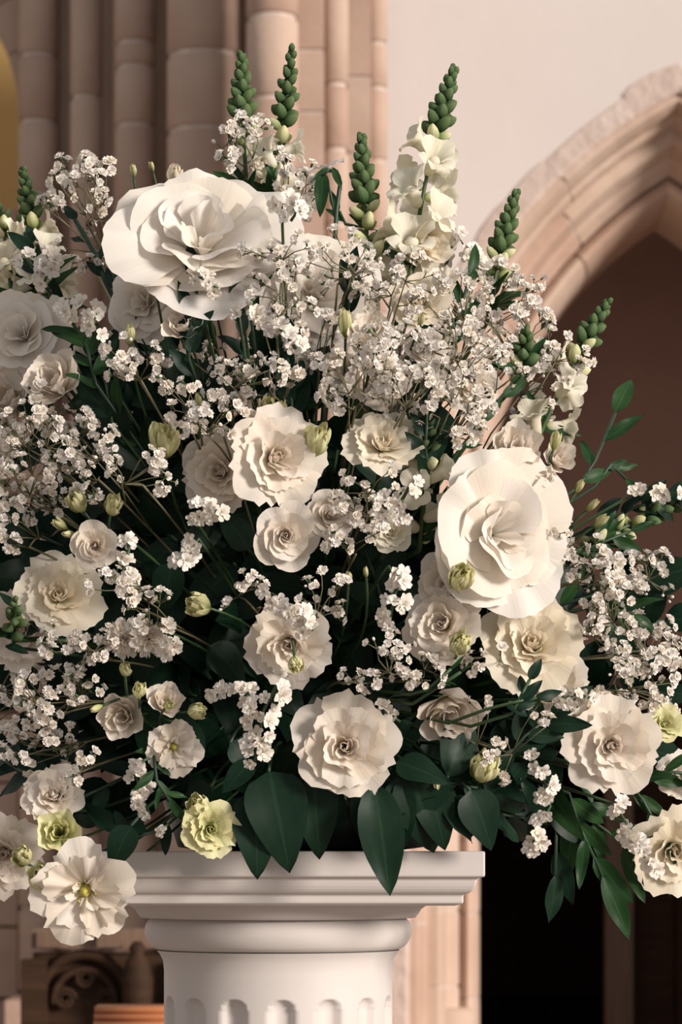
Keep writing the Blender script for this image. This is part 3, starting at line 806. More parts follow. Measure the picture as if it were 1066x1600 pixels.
B('cup', 575, 522, 38, (.1, .8), 'white furled cup flower beside a pale green tulip-shaped bud', dd=-.01)
B('swirl', 666, 540, 34, (.1, .4), 'pinkish white closed rose beneath the cream trumpet flower', dd=-.03)
B('full', 610, 830, 34, (.1, .2), 'small creamy blossom left of the huge round bloom', mat=SNAPW, dd=-.01)
B('full', 655, 470, 46, (-.1, .4), 'cream ruffled bloom behind the trumpet flower', mat=CREAM, dd=-.06)
B('full', 1040, 1130, 30, (.2, .2), 'small yellowish bloom under the heavy baby\'s breath', mat=GREENISH, d=.10)
B('full', 928, 1112, 44, (.1, .5), 'cream bloom tucked behind the ruffled bloom with golden heart', mat=CREAM, dd=-.05)
B('full', 548, 575, 44, (-.1, .5), 'pale lisianthus deep behind thick baby\'s breath under the tulip-shaped bud', dd=-.05)
B('full', 632, 402, 40, (-.2, .5), 'small cream bloom tucked behind the lying creamy rose bud', mat=CREAM, d=.08)
B('full', 735, 600, 46, (.2, .5), 'pale bloom buried in baby\'s breath above the huge round bloom', dd=-.06)
B('full', 150, 560, 44, (-.3, .4), 'pale bloom half hidden by green leafy stem on the shaded side', dd=-.05)
B('cup', 8, 620, 50, (-.4, .3), 'pale cup flower above the broad baby\'s breath drift', d=.12)
B('tuft', 193, 997, 30, (-.2, .05), 'little white carnation with orange-cream heart on the shaded side', mat=WHITE, name='carnation')
B('tuft', 234, 998, 28, (.2, .05), 'little white carnation touching another carnation amid baby\'s breath', mat=WHITE, name='carnation')
B('tuft', 300, 300, 34, (-.1, .6), 'small white ruffled bloom peeping over the topmost huge bloom', mat=BIGW, name='carnation', dd=-.03)
# --- green and cream buds
G = GREENISH
B('bud', 256, 692, 36, (-.05, .9), 'plump yellow-green jagged bud standing alone before dark leaves', mat=G, name='lisianthus_bud')
B('bud', 312, 946, 27, (-.75, .15), 'yellow-green bud lying sideways with pointed sepal over dark gap', mat=G, name='lisianthus_bud')
B('bud', 494, 692, 32, (.3, .8), 'green-cream jagged bud right of the slit-hearted ruffled bloom', mat=G, name='lisianthus_bud', dd=-.01)
B('bud', 428, 655, 40, (-.1, .9), 'yellow-green fringed bud rising behind the slit-hearted ruffled bloom', mat=G, name='lisianthus_bud', dd=-.04)
B('bud', 720, 905, 30, (.25, .45), 'fat pale green bud in front of the huge round bloom', mat=G, name='lisianthus_bud', dd=.035)
B('bud', 718, 1008, 27, (.1, .5), 'pale green jagged bud on the rim of a white ruffled lisianthus', mat=G, name='lisianthus_bud', dd=.03)
B('bud', 755, 1203, 34, (.15, .55), 'yellow-green half-open bud above the right corner of pedestal cap', mat=G, name='lisianthus_bud')
B('bud', 462, 1036, 20, (.1, -.7), 'small yellow bud hanging on the nodding white lisianthus', mat=G, name='lisianthus_bud', dd=.05)
B('full', 330, 1295, 42, (.15, -.1), 'crumpled yellow-green lisianthus overlapping the left of pedestal cap', mat=G, d=.25)
B('bud', 312, 1262, 28, (-.2, .5), 'greenish bud above the crumpled yellow-green lisianthus', mat=G, name='lisianthus_bud', d=.24)
B('bud', 68, 1372, 32, (-.2, .45), 'green furled bud touching the drooping open lisianthus', mat=G, name='lisianthus_bud', d=.25)
B('bud', 36, 1340, 24, (-.2, .4), 'small green bud behind the green furled bud beside drooping bloom', mat=G, name='lisianthus_bud', d=.22)
B('bud', 122, 786, 25, (-.4, .6), 'green bud with pointed tip above the small dark-eyed rose', mat=G, name='lisianthus_bud')
B('bud', 176, 792, 22, (.3, .6), 'dull green bud half covered by baby\'s breath florets', mat=G, name='lisianthus_bud')
B('slim', 95, 820, 12, (-.8, .5), 'slim green bud pointing aside by the small dark-eyed rose', mat=G, name='lisianthus_bud')
B('slim', 110, 835, 11, (-.9, .1), 'slim olive bud nearly touching the small dark-eyed rose', mat=G, name='lisianthus_bud')
B('bud', 217, 318, 22, (.1, .9), 'cream green bud left of the topmost huge bloom', mat=G, name='lisianthus_bud', d=.10)
B('bud', 272, 276, 19, (.1, .9), 'squarish cream bud standing against the brown pier', mat=CREAM, name='lisianthus_bud', d=.08)
B('slim', 208, 268, 9, (-.05, 1), 'narrow green bud tip against the brown pier', mat=BUDC, name='lisianthus_bud', d=.06)
B('slim', 238, 262, 7, (-.2, 1), 'thin brownish green bud tip beside the squarish cream bud', mat=BUDC, name='lisianthus_bud', d=.06)
B('slim', 243, 446, 15, (-.1, 1), 'tall pale green bud over the lower petals of the topmost huge bloom', mat=G, name='lisianthus_bud')
B('slim', 203, 524, 14, (.05, 1), 'oval green bud beside dark foliage under pale petals', mat=G, name='lisianthus_bud')
B('slim', 322, 440, 11, (.1, 1), 'cream bud among clustered dark leaves below the topmost huge bloom', mat=G, name='lisianthus_bud')
B('slim', 268, 420, 7, (0, 1), 'tiny dark green bud on a thin upright stem before white petals', mat=BUDG, name='lisianthus_bud')
B('slim', 540, 508, 19, (0, 1), 'pale green tulip-shaped bud beside furled white cup', mat=G, name='lisianthus_bud')
B('slim', 658, 500, 9, (.35, .9), 'slim bright green bud beside the cream trumpet flower', mat=G, name='lisianthus_bud')
B('bud', 556, 382, 16, (-.3, .5), 'round yellow-green bud at the foot of the middle snapdragon', mat=G, name='lisianthus_bud', d=.13)
B('slim', 682, 1222, 10, (.2, -.8), 'little green bud hanging over dark leaves left of yellow-green half-open bud', mat=G, name='lisianthus_bud')
B('slim', 152, 1106, 10, (-.8, -.45), 'slim green bud lying across the half-open white cup', mat=G, name='lisianthus_bud', dd=.04)
B('bud', 218, 1080, 18, (.1, .6), 'cream green bud between two half-open white cups', mat=G, name='lisianthus_bud', dd=.02)
B('bud', 196, 1048, 15, (.1, .8), 'small green-cream bud standing above the half-open white cups', mat=G, name='lisianthus_bud')
B('bud', 305, 1112, 20, (.9, .0), 'cream green bud pointing toward the dense white spike', mat=G, name='lisianthus_bud', dd=.01)
B('bud', 262, 1102, 13, (.3, .2), 'little green-cream bud inside the upright half-open cup', mat=G, name='lisianthus_bud', dd=.045)
B('slim', 868, 690, 14, (.2, .9), 'green-cream bud between the leaning snapdragon and little cup flower', mat=G, name='lisianthus_bud', dd=.02)
B('slim', 905, 762, 10, (.5, .8), 'slim striped green bud above dense baby\'s breath near archway', mat=G, name='lisianthus_bud')
B('slim', 925, 790, 11, (.75, .7), 'pointed green bud leaning toward the dark archway', mat=G, name='lisianthus_bud')
B('slim', 938, 815, 12, (.8, .55), 'stout pointed green bud leaning low toward the dark archway', mat=G, name='lisianthus_bud')
B('slim', 1052, 912, 10, (1, -.05), 'pale bud reaching sideways out of the baby\'s breath bank', mat=G, name='lisianthus_bud', d=.06)
B('slim', 310, 628, 10, (.1, 1), 'small upright green bud amid baby\'s breath above dark gap', mat=G, name='lisianthus_bud', dd=-.02)
B('slim', 545, 905, 10, (.05, .9), 'thin green bud in the shadow left of the dense white spike', mat=G, name='lisianthus_bud', dd=-.01)
B('slim', 572, 895, 8, (-.1, 1), 'narrow green bud beside a tall grassy blade', mat=G, name='lisianthus_bud', dd=.0)

# --- snapdragons
def snap(base, tip, d0, d1, label, ngreen, ncream, nbl, bs_=13, bloss=34, seed=0, bend=0, gfrac=.45, leaves=4, cfrac=.18):
    rng = random.Random(seed); bs = bs_ * 1.32; ngreen = int(ngreen * 1.35)
    b = at(*base, d0); e = at(*tip, d1)
    ft = foot_of(b)
    t = thing('snapdragon', label, 'flower', ft, 'snapdragon spikes')
    ctrl = b.lerp(e, .5) + (at(base[0] + bend, base[1], d0) - b)
    low = bez(ft, ft.lerp(b, .6) + V((0, -.015, .03)), b, 6); up = bez(b, ctrl, e, 14)
    mb = MB(); pts = low + up[1:]
    mb.tube([p - ft for p in pts], [.0026 if i < len(low) else .0026 - .0014*(i - len(low))/14 for i in range(len(pts))], 6); child('stem', mb.mesh('stem', STEM), t, Mx.Translation(ft))
    def S(u):
        f = u * 14; i = min(int(f), 13); f -= i; return up[i].lerp(up[i+1], f), (up[i+1] - up[i]).normalized()
    k = plen(1, d1); ang = rng.uniform(0, 6)
    def place(me, u, out, size, nm, asp=1.0):
        nonlocal ang
        ang += 2.39996
        p, tg = S(u); sx = tg.cross(V((0, -1, 0))).normalized(); sy = sx.cross(tg)
        side = sx * math.cos(ang) + sy * math.sin(ang); o = R(out)
        z = tg * math.cos(o) + side * math.sin(o)
        child(nm, me, t, frame(p + side * size * .10, z, tg * (1 if nm == 'blossom' else 1) , (size, size, size*asp), 0 if nm != 'blossom' else R(-90)))
    for q in range(ngreen):
        f = q / max(1, ngreen - 1); u = 1 - gfrac * f ** .95
        place(BG, u, 12 + 40 * min(1, f * 1.6), bs * k * (.62 + .55 * f), 'bud', 1.12)
    for q in range(ncream):
        f = (q + .5) / ncream; u = 1 - gfrac - cfrac * f
        place(BC, u, 55, bs * k * (.92 + .4 * f), 'bud', 1.25)
    for q in range(nbl):
        f = (q + .3) / nbl; u = max(.02, 1 - gfrac - cfrac * .7 - (gfrac and (1 - gfrac - cfrac*.7)) * f)
        place(SNAP[rng.randrange(3)], u, 62, bloss * k * (.8 + .3 * f), 'blossom')
    for q in range(leaves):
        p, tg = S(.03 + .2 * q / max(1, leaves)); a = rng.uniform(0, 6.28)
        z = tg * .6 + V((math.cos(a), -.3, math.sin(a) * .5)); leaf(t, p, z, (0, -1, .3), plen(60), 'n', q)
    return t
snap((388, 330), (378, 92), .07, .03, 'green tipped snapdragon spike upright against the pier, left of its twin', 22, 3, 2, 15, 34, 1, -4, .42)
snap((420, 335), (456, 82), .08, .03, 'green tipped snapdragon spike leaning slightly, right of its twin against the pier', 18, 4, 4, 14, 38, 2, 4, .46)
snap((578, 450), (565, 218), .12, .07, 'green snapdragon spike with round green-cream buds in front of the wall edge', 22, 10, 2, 15, 32, 3, 0, .44, cfrac=.40)
snap((640, 440), (708, 112), .12, .06, 'tallest snapdragon, with many big white blossoms against plain plaster', 20, 4, 12, 15, 46, 4, -14, .30, cfrac=.12)
snap((762, 500), (805, 306), .10, .06, 'small green snapdragon tip standing before the arch mouldings', 22, 6, 0, 14, 30, 5, -6, .48, cfrac=.2)
snap((835, 700), (948, 476), .12, .02, 'snapdragon leaning toward the dark archway with white blossoms below green tip', 16, 6, 6, 14, 38, 6, -10, .30, cfrac=.22)
snap((75, 470), (36, 268), .10, .02, 'snapdragon at the shaded side with pale blossoms under a green tip', 18, 3, 7, 13, 36, 7, 0, .40, cfrac=.12)
snap((905, 860), (1095, 768), .08, .02, 'snapdragon reaching sideways across the dark archway with few cream buds', 14, 12, 0, 13, 26, 8, -8, .45, leaves=8, cfrac=.5)
snap((655, 860), (667, 650), .22, .27, 'snapdragon with pointed cream blossoms and leafy tip left of huge round bloom', 10, 2, 7, 15, 42, 9, 6, .30, cfrac=.1)
snap((20, 1000), (22, 940), .2, .26, 'cluster of tiny green snapdragon buds over pinkish cream bloom', 9, 0, 0, 14, 30, 10, 4, .8, leaves=2)
snap((815, 590), (822, 520), .16, .17, 'short dark green snapdragon tip amid baby\'s breath beside the leaning snapdragon', 9, 2, 0, 14, 30, 12, 0, .7, leaves=3)
snap((470, 650), (450, 560), .22, .22, 'dark green snapdragon tip just above the slit-hearted ruffled bloom', 6, 0, 0, 14, 30, 13, 0, .7, leaves=5)
snap((20, 470), (2, 330), .08, .04, 'pale snapdragon blossoms on the outermost spike of the shaded side', 4, 3, 8, 13, 38, 15, 0, .2, cfrac=.1)

# --- dense white floret spikes
def spike(pts, n, label, fs=13, dd=.01, seed=0, spread=14, group='dense white floret spikes', d=None, buds=0):
    rng = random.Random(100 + seed)
    P = [at(x, y, (dome(x, y) if d is None else d) + dd) for x, y in pts]
    ft = foot_of(P[0]); t = thing('stock_spike', label, 'flower', ft, group)
    mid = P[0].lerp(ft, .45) + V((0, -.01, .01)); path = bez(ft, mid, P[0], 5) + P[1:]
    mb = MB(); mb.tube([p - ft for p in path], .0015, 5); child('stem', mb.mesh('stem', STEM), t, Mx.Translation(ft))
    k = plen(1, .2)
    for q in range(n):
        u = (q + rng.random() * .6) / n * (len(P) - 1); i = min(int(u), len(P) - 2); p = P[i].lerp(P[i+1], u - i)
        a = rng.uniform(0, 6.28); rad = spread * k * math.sqrt(rng.random())
        off = V((math.cos(a) * rad, -rng.uniform(-.2, .8) * spread * k, math.sin(a) * rad))
        z = V((math.cos(a) * .8, -1, math.sin(a) * .8))
        child('floret', FLOR[rng.randrange(3)], t, frame(p + off, z, (0, 0, 1), fs * k * rng.uniform(.8, 1.2), rng.uniform(0, 6)))
    return t
spike([(432, 1072), (412, 1110), (405, 1150), (398, 1192)], 18, 'dense white floret spike hanging left of the frilly forward-facing lisianthus', 14, .03, 1, 20)
spike([(335, 1080), (365, 1082), (400, 1085)], 9, 'short white floret spray above the green buds, joining the hanging spike', 13, .0, 2, 14)
spike([(425, 928), (452, 945), (470, 968), (490, 985)], 18, 'dense white floret spike lying over the nodding lisianthus', 13, .05, 3, 16)
spike([(608, 885), (622, 910), (615, 940), (610, 965)], 16, 'dense white floret spike beside dark gap left of the white ruffled lisianthus', 13, .03, 4, 18)
spike([(838, 1190), (852, 1225), (860, 1260), (838, 1300), (832, 1325)], 18, 'dense white floret spike hanging over the black doorway', 14, .03, 5, 16, d=.17)
spike([(960, 1256), (985, 1295), (1000, 1330), (1022, 1358)], 16, 'dense white floret spike hanging beside the archway post', 14, .03, 6, 13, d=.14)
spike([(225, 1188), (214, 1215), (222, 1245), (234, 1272)], 11, 'white floret spike above the left end of the pedestal cap', 13, .02, 7, 12)
spike([(378, 492), (420, 500), (445, 520), (462, 545)], 14, 'line of chunky white florets below branching brown twigs', 14, .03, 9, 12)
spike([(105, 492), (130, 478), (150, 490), (140, 530)], 10, 'chunky white florets over dark leaves on shaded side', 15, .02, 10, 16)
spike([(298, 803), (320, 796), (350, 802)], 8, 'small white floret spray below the left ruffled bloom', 13, .02, 11, 12)
spike([(310, 842), (292, 865), (275, 885)], 8, 'greyish floret spray in the dark gap under small white spray', 14, .0, 12, 12)
spike([(196, 838), (202, 858), (190, 900), (205, 915)], 9, 'white florets right of the small dark-eyed rose', 14, .02, 13, 12)
spike([(714, 366), (730, 392), (748, 410), (765, 432)], 12, 'white floret spike against plaster right of the creamy rose bud', 13, .0, 14, 10, d=.11)
spike([(300, 430), (320, 436), (340, 450)], 7, 'white florets on dark leaves right of tall pale green bud', 12, .03, 15, 10)
spike([(838, 800), (862, 818), (880, 845)], 9, 'white florets squeezed between round bud and huge round bloom', 13, .0, 16, 13)
spike([(985, 775), (1020, 768), (1062, 772)], 7, 'white blossoms along a dark leafy stem across the archway', 13, .02, 17, 8, d=.05)
spike([(40, 400), (60, 425), (85, 400), (70, 440)], 12, 'chunky white florets below the shaded side snapdragon', 14, .02, 18, 18)
spike([(255, 985), (272, 1005), (262, 1028)], 8, 'white florets right of the two little carnations', 12, .01, 19, 14)
spike([(590, 1108), (612, 1118), (625, 1128)], 5, 'few white florets at the upper rim of the frilly forward-facing lisianthus', 11, -.01, 20, 8)
spike([(440, 318), (468, 325), (455, 345)], 8, 'white floret knot right of the topmost huge bloom', 14, .03, 21, 14)
spike([(585, 545), (600, 580), (640, 600)], 12, 'white florets mixed with baby\'s breath over the half-veiled lisianthus', 14, .02, 22, 22)
spike([(640, 760), (620, 800), (600, 770)], 10, 'white florets left of the pointed cream snapdragon blossoms', 12, .02, 23, 22)
spike([(252, 1298), (258, 1302)], 2, 'single white floret pair over the left end of pedestal cap', 11, .0, 24, 4, d=.25)
spike([(870, 1095), (900, 1085), (930, 1092)], 10, 'white florets crowning the ruffled bloom with golden heart', 12, .02, 25, 14)

# --- baby's breath
def gyps(cx, cy, rx, ry, n, label, dd=0.0, seed=0, fs=8.0, d=None, clump=5, depth=.05):
    n = int(n * 1.55)
    rng = random.Random(500 + seed)
    dc = (dome(cx, cy) if d is None else d) + dd
    C = at(cx, cy, dc); ft = foot_of(C)
    t = thing('gypsophila_sprig', label, 'baby\'s breath', ft, 'baby\'s breath sprigs')
    k = plen(1, dc)
    out = (C - FC).normalized()
    hub = C - out * (.5 * (rx + ry) / 2 * k) - V((0, 0, ry * k * .35))
    mb = MB(); mid = ft.lerp(hub, .5) + V((0, -.01, .015))
    mb.tube([p - ft for p in bez(ft, mid, hub, 6)], .0011, 5)
    subs = []
    for q in range(max(2, n // 14)):
        sh = hub.lerp(C, rng.uniform(-.1, .7)) + V((rng.uniform(-1, 1) * rx * k * .55, rng.uniform(-.6, .6) * depth, rng.uniform(-.7, .7) * ry * k * .55))
        root_ = bez(ft, mid, hub, 6)[rng.choice((4, 5, 6))]
        kink = root_.lerp(sh, .5) + V((rng.uniform(-1, 1), rng.uniform(-1, 1), rng.uniform(0, 1))) * 8 * k
        mb.tube([root_ - ft, kink - ft, sh - ft], [.0009, .0008, .0006], 4); subs.append(sh)
    left = n
    while left > 0:
        m_ = min(left, rng.randint(2, clump + 1)); left -= m_
        while True:
            a, b = rng.uniform(-1, 1), rng.uniform(-1, 1)
            if a*a + b*b <= 1: break
        node = C + V((a * rx * k, -rng.uniform(-1, 1) * depth * math.sqrt(max(.1, 1 - a*a - b*b)), b * ry * k))
        hb = min(subs, key=lambda v_: (v_ - node).length)
        br = hb.lerp(node, .55) + V((rng.uniform(-1, 1), rng.uniform(-1, 1), rng.uniform(-1, 1))) * 6 * k
        node0 = node - (node - br).normalized() * 9 * k
        mb.tube([hb - ft, br - ft, node0 - ft], [.0006, .0005, .00045], 4)
        for q in range(m_):
            o = V((rng.gauss(0, 1), rng.gauss(0, 1) - .4, rng.gauss(0, 1))).normalized() * rng.uniform(7, 17) * k
            p = node + o; z = (o.normalized() + (node - hub).normalized() * .5 + V((0, -.5, .1))).normalized()
            s_ = fs * k * rng.uniform(.8, 1.25)
            isb = rng.random() < .14
            child('floret', GBUD if isb else GYP[rng.randrange(4)], t, frame(p, z, (0, 0, 1), s_ * (.7 if isb else 1), rng.uniform(0, 6)))
            mb.tube([node0 - ft, p - z * s_ * .5 - ft], .00045, 3)
    child('stem', mb.mesh('stem', TWIG), t, Mx.Translation(ft))
    return t
GL = [
 (125, 300, 66, 58, 58, 'airy baby\'s breath cloud standing clear against the brown pier', 0, .06),
 (140, 390, 50, 40, 12, 'sparse baby\'s breath below the airy cloud against the pier', 0, .06),
 (382, 232, 56, 50, 52, 'baby\'s breath cluster at the foot of the twin snapdragons', 0, .07),
 (465, 300, 34, 50, 34, 'baby\'s breath right of the topmost huge bloom beside dark bent stem', 0, .10),
 (440, 395, 70, 45, 40, 'baby\'s breath on branching brown twigs over the veiled pale bloom', .02, None),
 (530, 405, 55, 45, 38, 'baby\'s breath beneath the middle green snapdragon', .0, None),
 (615, 440, 60, 50, 46, 'baby\'s breath between middle snapdragon and cream trumpet flower', .0, None),
 (770, 455, 80, 50, 66, 'dense baby\'s breath bank before the arch mouldings', 0, .10),
 (800, 520, 70, 45, 46, 'dense baby\'s breath just above the short dark green snapdragon tip', 0, .12),
 (710, 545, 55, 55, 44, 'baby\'s breath with brown shaded twigs right of pinkish closed rose', 0, None),
 (870, 560, 40, 36, 22, 'baby\'s breath touching the leaning snapdragon', 0, .10),
 (595, 540, 50, 40, 36, 'baby\'s breath around the furled white cup flower', .01, None),
 (560, 600, 60, 45, 48, 'thick baby\'s breath patch left of the half-veiled lisianthus', .02, None),
 (640, 610, 55, 45, 44, 'thick baby\'s breath patch right of the half-veiled lisianthus', .02, None),
 (710, 640, 55, 55, 46, 'baby\'s breath above the huge round bloom', .01, None),
 (400, 590, 70, 35, 40, 'baby\'s breath above the yellow-green fringed bud', .01, None),
 (430, 470, 55, 40, 26, 'scattered baby\'s breath under branching brown twigs', .02, None),
 (210, 560, 55, 35, 34, 'baby\'s breath right of the plain half-open flower on shaded side', .01, None),
 (285, 620, 60, 50, 30, 'loose white baby\'s breath over the dark gap above plump jagged bud', .02, None),
 (345, 655, 45, 30, 22, 'baby\'s breath left of the yellow-green fringed bud', .02, None),
 (60, 680, 80, 50, 58, 'broad baby\'s breath drift under the plain half-open flower', .01, None),
 (55, 760, 70, 45, 46, 'baby\'s breath drift lit dimly beside olive buds', .01, None),
 (30, 830, 45, 40, 22, 'baby\'s breath with dark branching twigs left of olive buds', .02, None),
 (140, 715, 50, 50, 32, 'baby\'s breath fringe facing the dark gap', .03, None),
 (215, 735, 50, 30, 20, 'few bright baby\'s breath florets below the plump jagged bud', .04, None),
 (185, 920, 60, 40, 26, 'loose baby\'s breath over the cream yellow ruffled bloom', .05, None),
 (120, 1010, 55, 40, 34, 'baby\'s breath left of the two little carnations', .02, None),
 (85, 1085, 70, 45, 54, 'dim baby\'s breath mass low on shaded side', .02, None),
 (60, 1160, 60, 45, 42, 'dim baby\'s breath mass above the pale pinkish lisianthus', .0, None),
 (245, 960, 45, 30, 16, 'sparse baby\'s breath left of sideways yellow-green bud', .03, None),
 (390, 930, 45, 28, 14, 'sparse baby\'s breath right of the sideways yellow-green bud', .03, None),
 (505, 930, 40, 60, 20, 'sparse baby\'s breath right of the nodding lisianthus in shadow', .0, None),
 (540, 1062, 50, 14, 8, 'thin row of baby\'s breath above the frilly forward-facing lisianthus', .0, None),
 (605, 1030, 34, 55, 22, 'baby\'s breath column between two white lisianthus in shadow', .02, None),
 (575, 770, 55, 50, 36, 'baby\'s breath right of the small swirled flower', .01, None),
 (560, 840, 50, 40, 20, 'baby\'s breath in shade below the small swirled flower', .0, None),
 (930, 880, 60, 45, 50, 'dense baby\'s breath on the archway side of huge round bloom', .0, None),
 (935, 960, 60, 50, 56, 'dense baby\'s breath right of the cream double lisianthus', .0, None),
 (1010, 910, 50, 45, 40, 'baby\'s breath bank jutting over the dark archway', 0, .08),
 (1010, 1000, 56, 55, 54, 'heavy baby\'s breath bank below the one jutting over the archway', 0, .09),
 (985, 1070, 60, 35, 36, 'baby\'s breath above the ruffled bloom with golden heart', 0, .12),
 (1050, 1060, 34, 60, 28, 'baby\'s breath just above the small yellowish bloom', 0, .06),
 (790, 1150, 80, 60, 22, 'scattered baby\'s breath over dark leaves under the forked green stem', .0, None),
 (760, 1010, 40, 40, 14, 'baby\'s breath in the cleft below the huge round bloom', .0, None),
 (870, 840, 34, 44, 22, 'baby\'s breath hugging the rim of the huge round bloom', -.02, None),
 (665, 1050, 40, 40, 16, 'baby\'s breath above the hanging bell-shaped lisianthus', .0, None),
 (110, 1200, 40, 30, 10, 'few baby\'s breath florets above the pale pinkish lisianthus and dark leaf', .03, None),
]
GL += [
 (700, 480, 60, 60, 34, 'shaded baby\'s breath behind the cream trumpet flower', -.05, None),
 (760, 580, 60, 55, 44, 'shaded baby\'s breath behind the short dark green snapdragon tip', -.05, None),
 (650, 530, 60, 50, 34, 'shaded baby\'s breath behind the pinkish closed rose', -.05, None),
 (500, 540, 60, 50, 34, 'shaded baby\'s breath left behind the tulip-shaped bud', -.04, None),
 (340, 560, 60, 40, 26, 'shaded baby\'s breath below the clustered dark green leaves', -.03, None),
 (100, 640, 60, 40, 30, 'shaded baby\'s breath at the foot of the plain half-open flower', -.03, None),
 (20, 1090, 50, 60, 34, 'dim baby\'s breath below the pinkish cream bloom on shaded side', 0, .12),
 (20, 720, 50, 60, 34, 'dim baby\'s breath under the pale cup flower', 0, .12),
 (840, 600, 40, 50, 24, 'baby\'s breath under the leaning snapdragon blossoms', 0, .10),
]
for i, (cx_, cy_, rx_, ry_, n_, ph_, dd_, d_) in enumerate(GL):
    gyps(cx_, cy_, rx_, ry_, n_, ph_, dd_, i, d=d_)

# --- individual green leaves and leafy sprays
def spray(pix, n, size, kind, label, d, seed, **kw):
    P = [at(x, y, dq) for (x, y), dq in zip(pix, d if isinstance(d, (list, tuple)) else [d]*len(pix))]
    ft = foot_of(P[0]); path = [ft, ft.lerp(P[0], .55) + V((0, -.01, .01))] + P
    return sprig(path, n, plen(size), kind, label, seed=seed, **kw)

def hanging(px, py, tx, ty, d0, d1, label, kind='b', var=0, up=(0, -1, .5), extra=()):
    """one broad leaf on a petiole out of the foam; more (px,py,tx,ty,var) may share the stem"""
    p = at(px, py, d0); ft = foot_of(p)
    t = thing('salal_stem', label, 'foliage', ft, 'broad dark leaves over the cap')
    mb = MB(); mb.tube([q - ft for q in bez(ft, ft.lerp(p, .6) + V((0, -.02, .03)), p, 6)], .0016, 5); child('stem', mb.mesh('stem', STEMD), t, Mx.Translation(ft))
    e = at(tx, ty, d1); leaf(t, p, e - p, up, (e - p).length, kind, var)
    for (ax_, ay_, bx_, by_, dA, dB, v_) in extra:
        a_, b_ = at(ax_, ay_, dA), at(bx_, by_, dB); leaf(t, a_, b_ - a_, up, (b_ - a_).length, kind, v_)
    return t
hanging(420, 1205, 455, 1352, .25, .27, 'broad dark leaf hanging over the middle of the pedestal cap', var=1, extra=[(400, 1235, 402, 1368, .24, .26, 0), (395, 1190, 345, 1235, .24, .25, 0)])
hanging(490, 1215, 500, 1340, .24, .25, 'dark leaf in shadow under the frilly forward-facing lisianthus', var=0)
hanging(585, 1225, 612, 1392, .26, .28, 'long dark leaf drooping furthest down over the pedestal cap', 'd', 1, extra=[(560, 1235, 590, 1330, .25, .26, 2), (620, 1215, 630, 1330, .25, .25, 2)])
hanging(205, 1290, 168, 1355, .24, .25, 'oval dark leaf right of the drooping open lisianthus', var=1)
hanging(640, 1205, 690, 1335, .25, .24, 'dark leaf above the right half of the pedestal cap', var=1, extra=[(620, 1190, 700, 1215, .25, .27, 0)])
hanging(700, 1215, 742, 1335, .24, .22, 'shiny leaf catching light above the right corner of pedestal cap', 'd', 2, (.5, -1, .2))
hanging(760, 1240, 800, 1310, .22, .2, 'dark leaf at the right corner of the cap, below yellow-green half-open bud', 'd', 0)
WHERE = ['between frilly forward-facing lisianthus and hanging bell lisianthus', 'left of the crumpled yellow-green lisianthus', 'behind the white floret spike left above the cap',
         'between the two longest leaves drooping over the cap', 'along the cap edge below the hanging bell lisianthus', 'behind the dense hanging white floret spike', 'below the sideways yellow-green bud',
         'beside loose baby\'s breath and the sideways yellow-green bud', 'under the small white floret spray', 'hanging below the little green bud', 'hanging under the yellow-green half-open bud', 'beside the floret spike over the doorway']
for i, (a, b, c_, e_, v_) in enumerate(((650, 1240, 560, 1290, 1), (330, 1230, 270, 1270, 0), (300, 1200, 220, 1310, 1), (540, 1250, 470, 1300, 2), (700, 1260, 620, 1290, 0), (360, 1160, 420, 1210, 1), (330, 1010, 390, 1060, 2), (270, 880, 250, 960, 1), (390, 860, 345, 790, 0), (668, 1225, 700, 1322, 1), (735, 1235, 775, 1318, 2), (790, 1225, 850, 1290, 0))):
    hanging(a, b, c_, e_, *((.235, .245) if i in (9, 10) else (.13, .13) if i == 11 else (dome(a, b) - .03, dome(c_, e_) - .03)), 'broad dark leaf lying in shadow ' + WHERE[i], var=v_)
G2 = 'leafy sprays at the rim'
spray([(845, 1250), (870, 1290), (868, 1368)], 5, 85, 'd', 'dark leafy spray hanging over the black doorway beside a floret spike', .16, 1, spread=30, t0=.5)
spray([(890, 1240), (905, 1290), (942, 1368)], 7, 95, 'm', 'green leafy spray with long blades hanging between two floret spikes', .16, 2, spread=28, t0=.45)
spray([(900, 1265), (950, 1300), (1000, 1345)], 6, 80, 'm', 'green leafy spray slanting behind the hanging floret spike by the post', .13, 3, spread=30, t0=.4)
spray([(985, 1225), (1005, 1250), (1035, 1305)], 4, 70, 'n', 'narrow pale-edged blades by the post below ruffled bloom', .14, 4, spread=20, t0=.5)
spray([(1000, 1220), (1040, 1205), (1085, 1210)], 6, 70, 'm', 'green stems and leaves reaching out right of the ruffled golden-hearted bloom', .12, 5, spread=24)
spray([(905, 760), (930, 720), (962, 645)], 4, 78, 'm', 'bright green leaf pair standing out against the dark archway', [.08, .06, .04], 6, spread=26, t0=.55)
spray([(930, 760), (955, 725), (978, 748)], 3, 45, 'm', 'small curled leaf hanging from a pale stalk in the dark archway', [.07, .06, .05], 7, spread=40, t0=.7)
spray([(930, 820), (1000, 790), (1080, 775)], 12, 55, 'd', 'dark fern-like leafy stem crossing the dark archway', .05, 8, spread=35, t0=.35)
spray([(700, 560), (715, 500), (735, 430)], 8, 60, 'm', 'upright green leaves right of the cream trumpet flower', .15, 9, spread=18, t0=.4)
spray([(295, 560), (300, 500), (300, 440)], 10, 60, 'd', 'clustered dark green leaves in front of the topmost huge bloom', [.25, .25, .24], 10, spread=30, t0=.4)
spray([(380, 540), (372, 480), (380, 400)], 8, 60, 'd', 'upright dark leaves right of the clustered leaves under huge bloom', [.25, .25, .23], 11, spread=22, t0=.4)
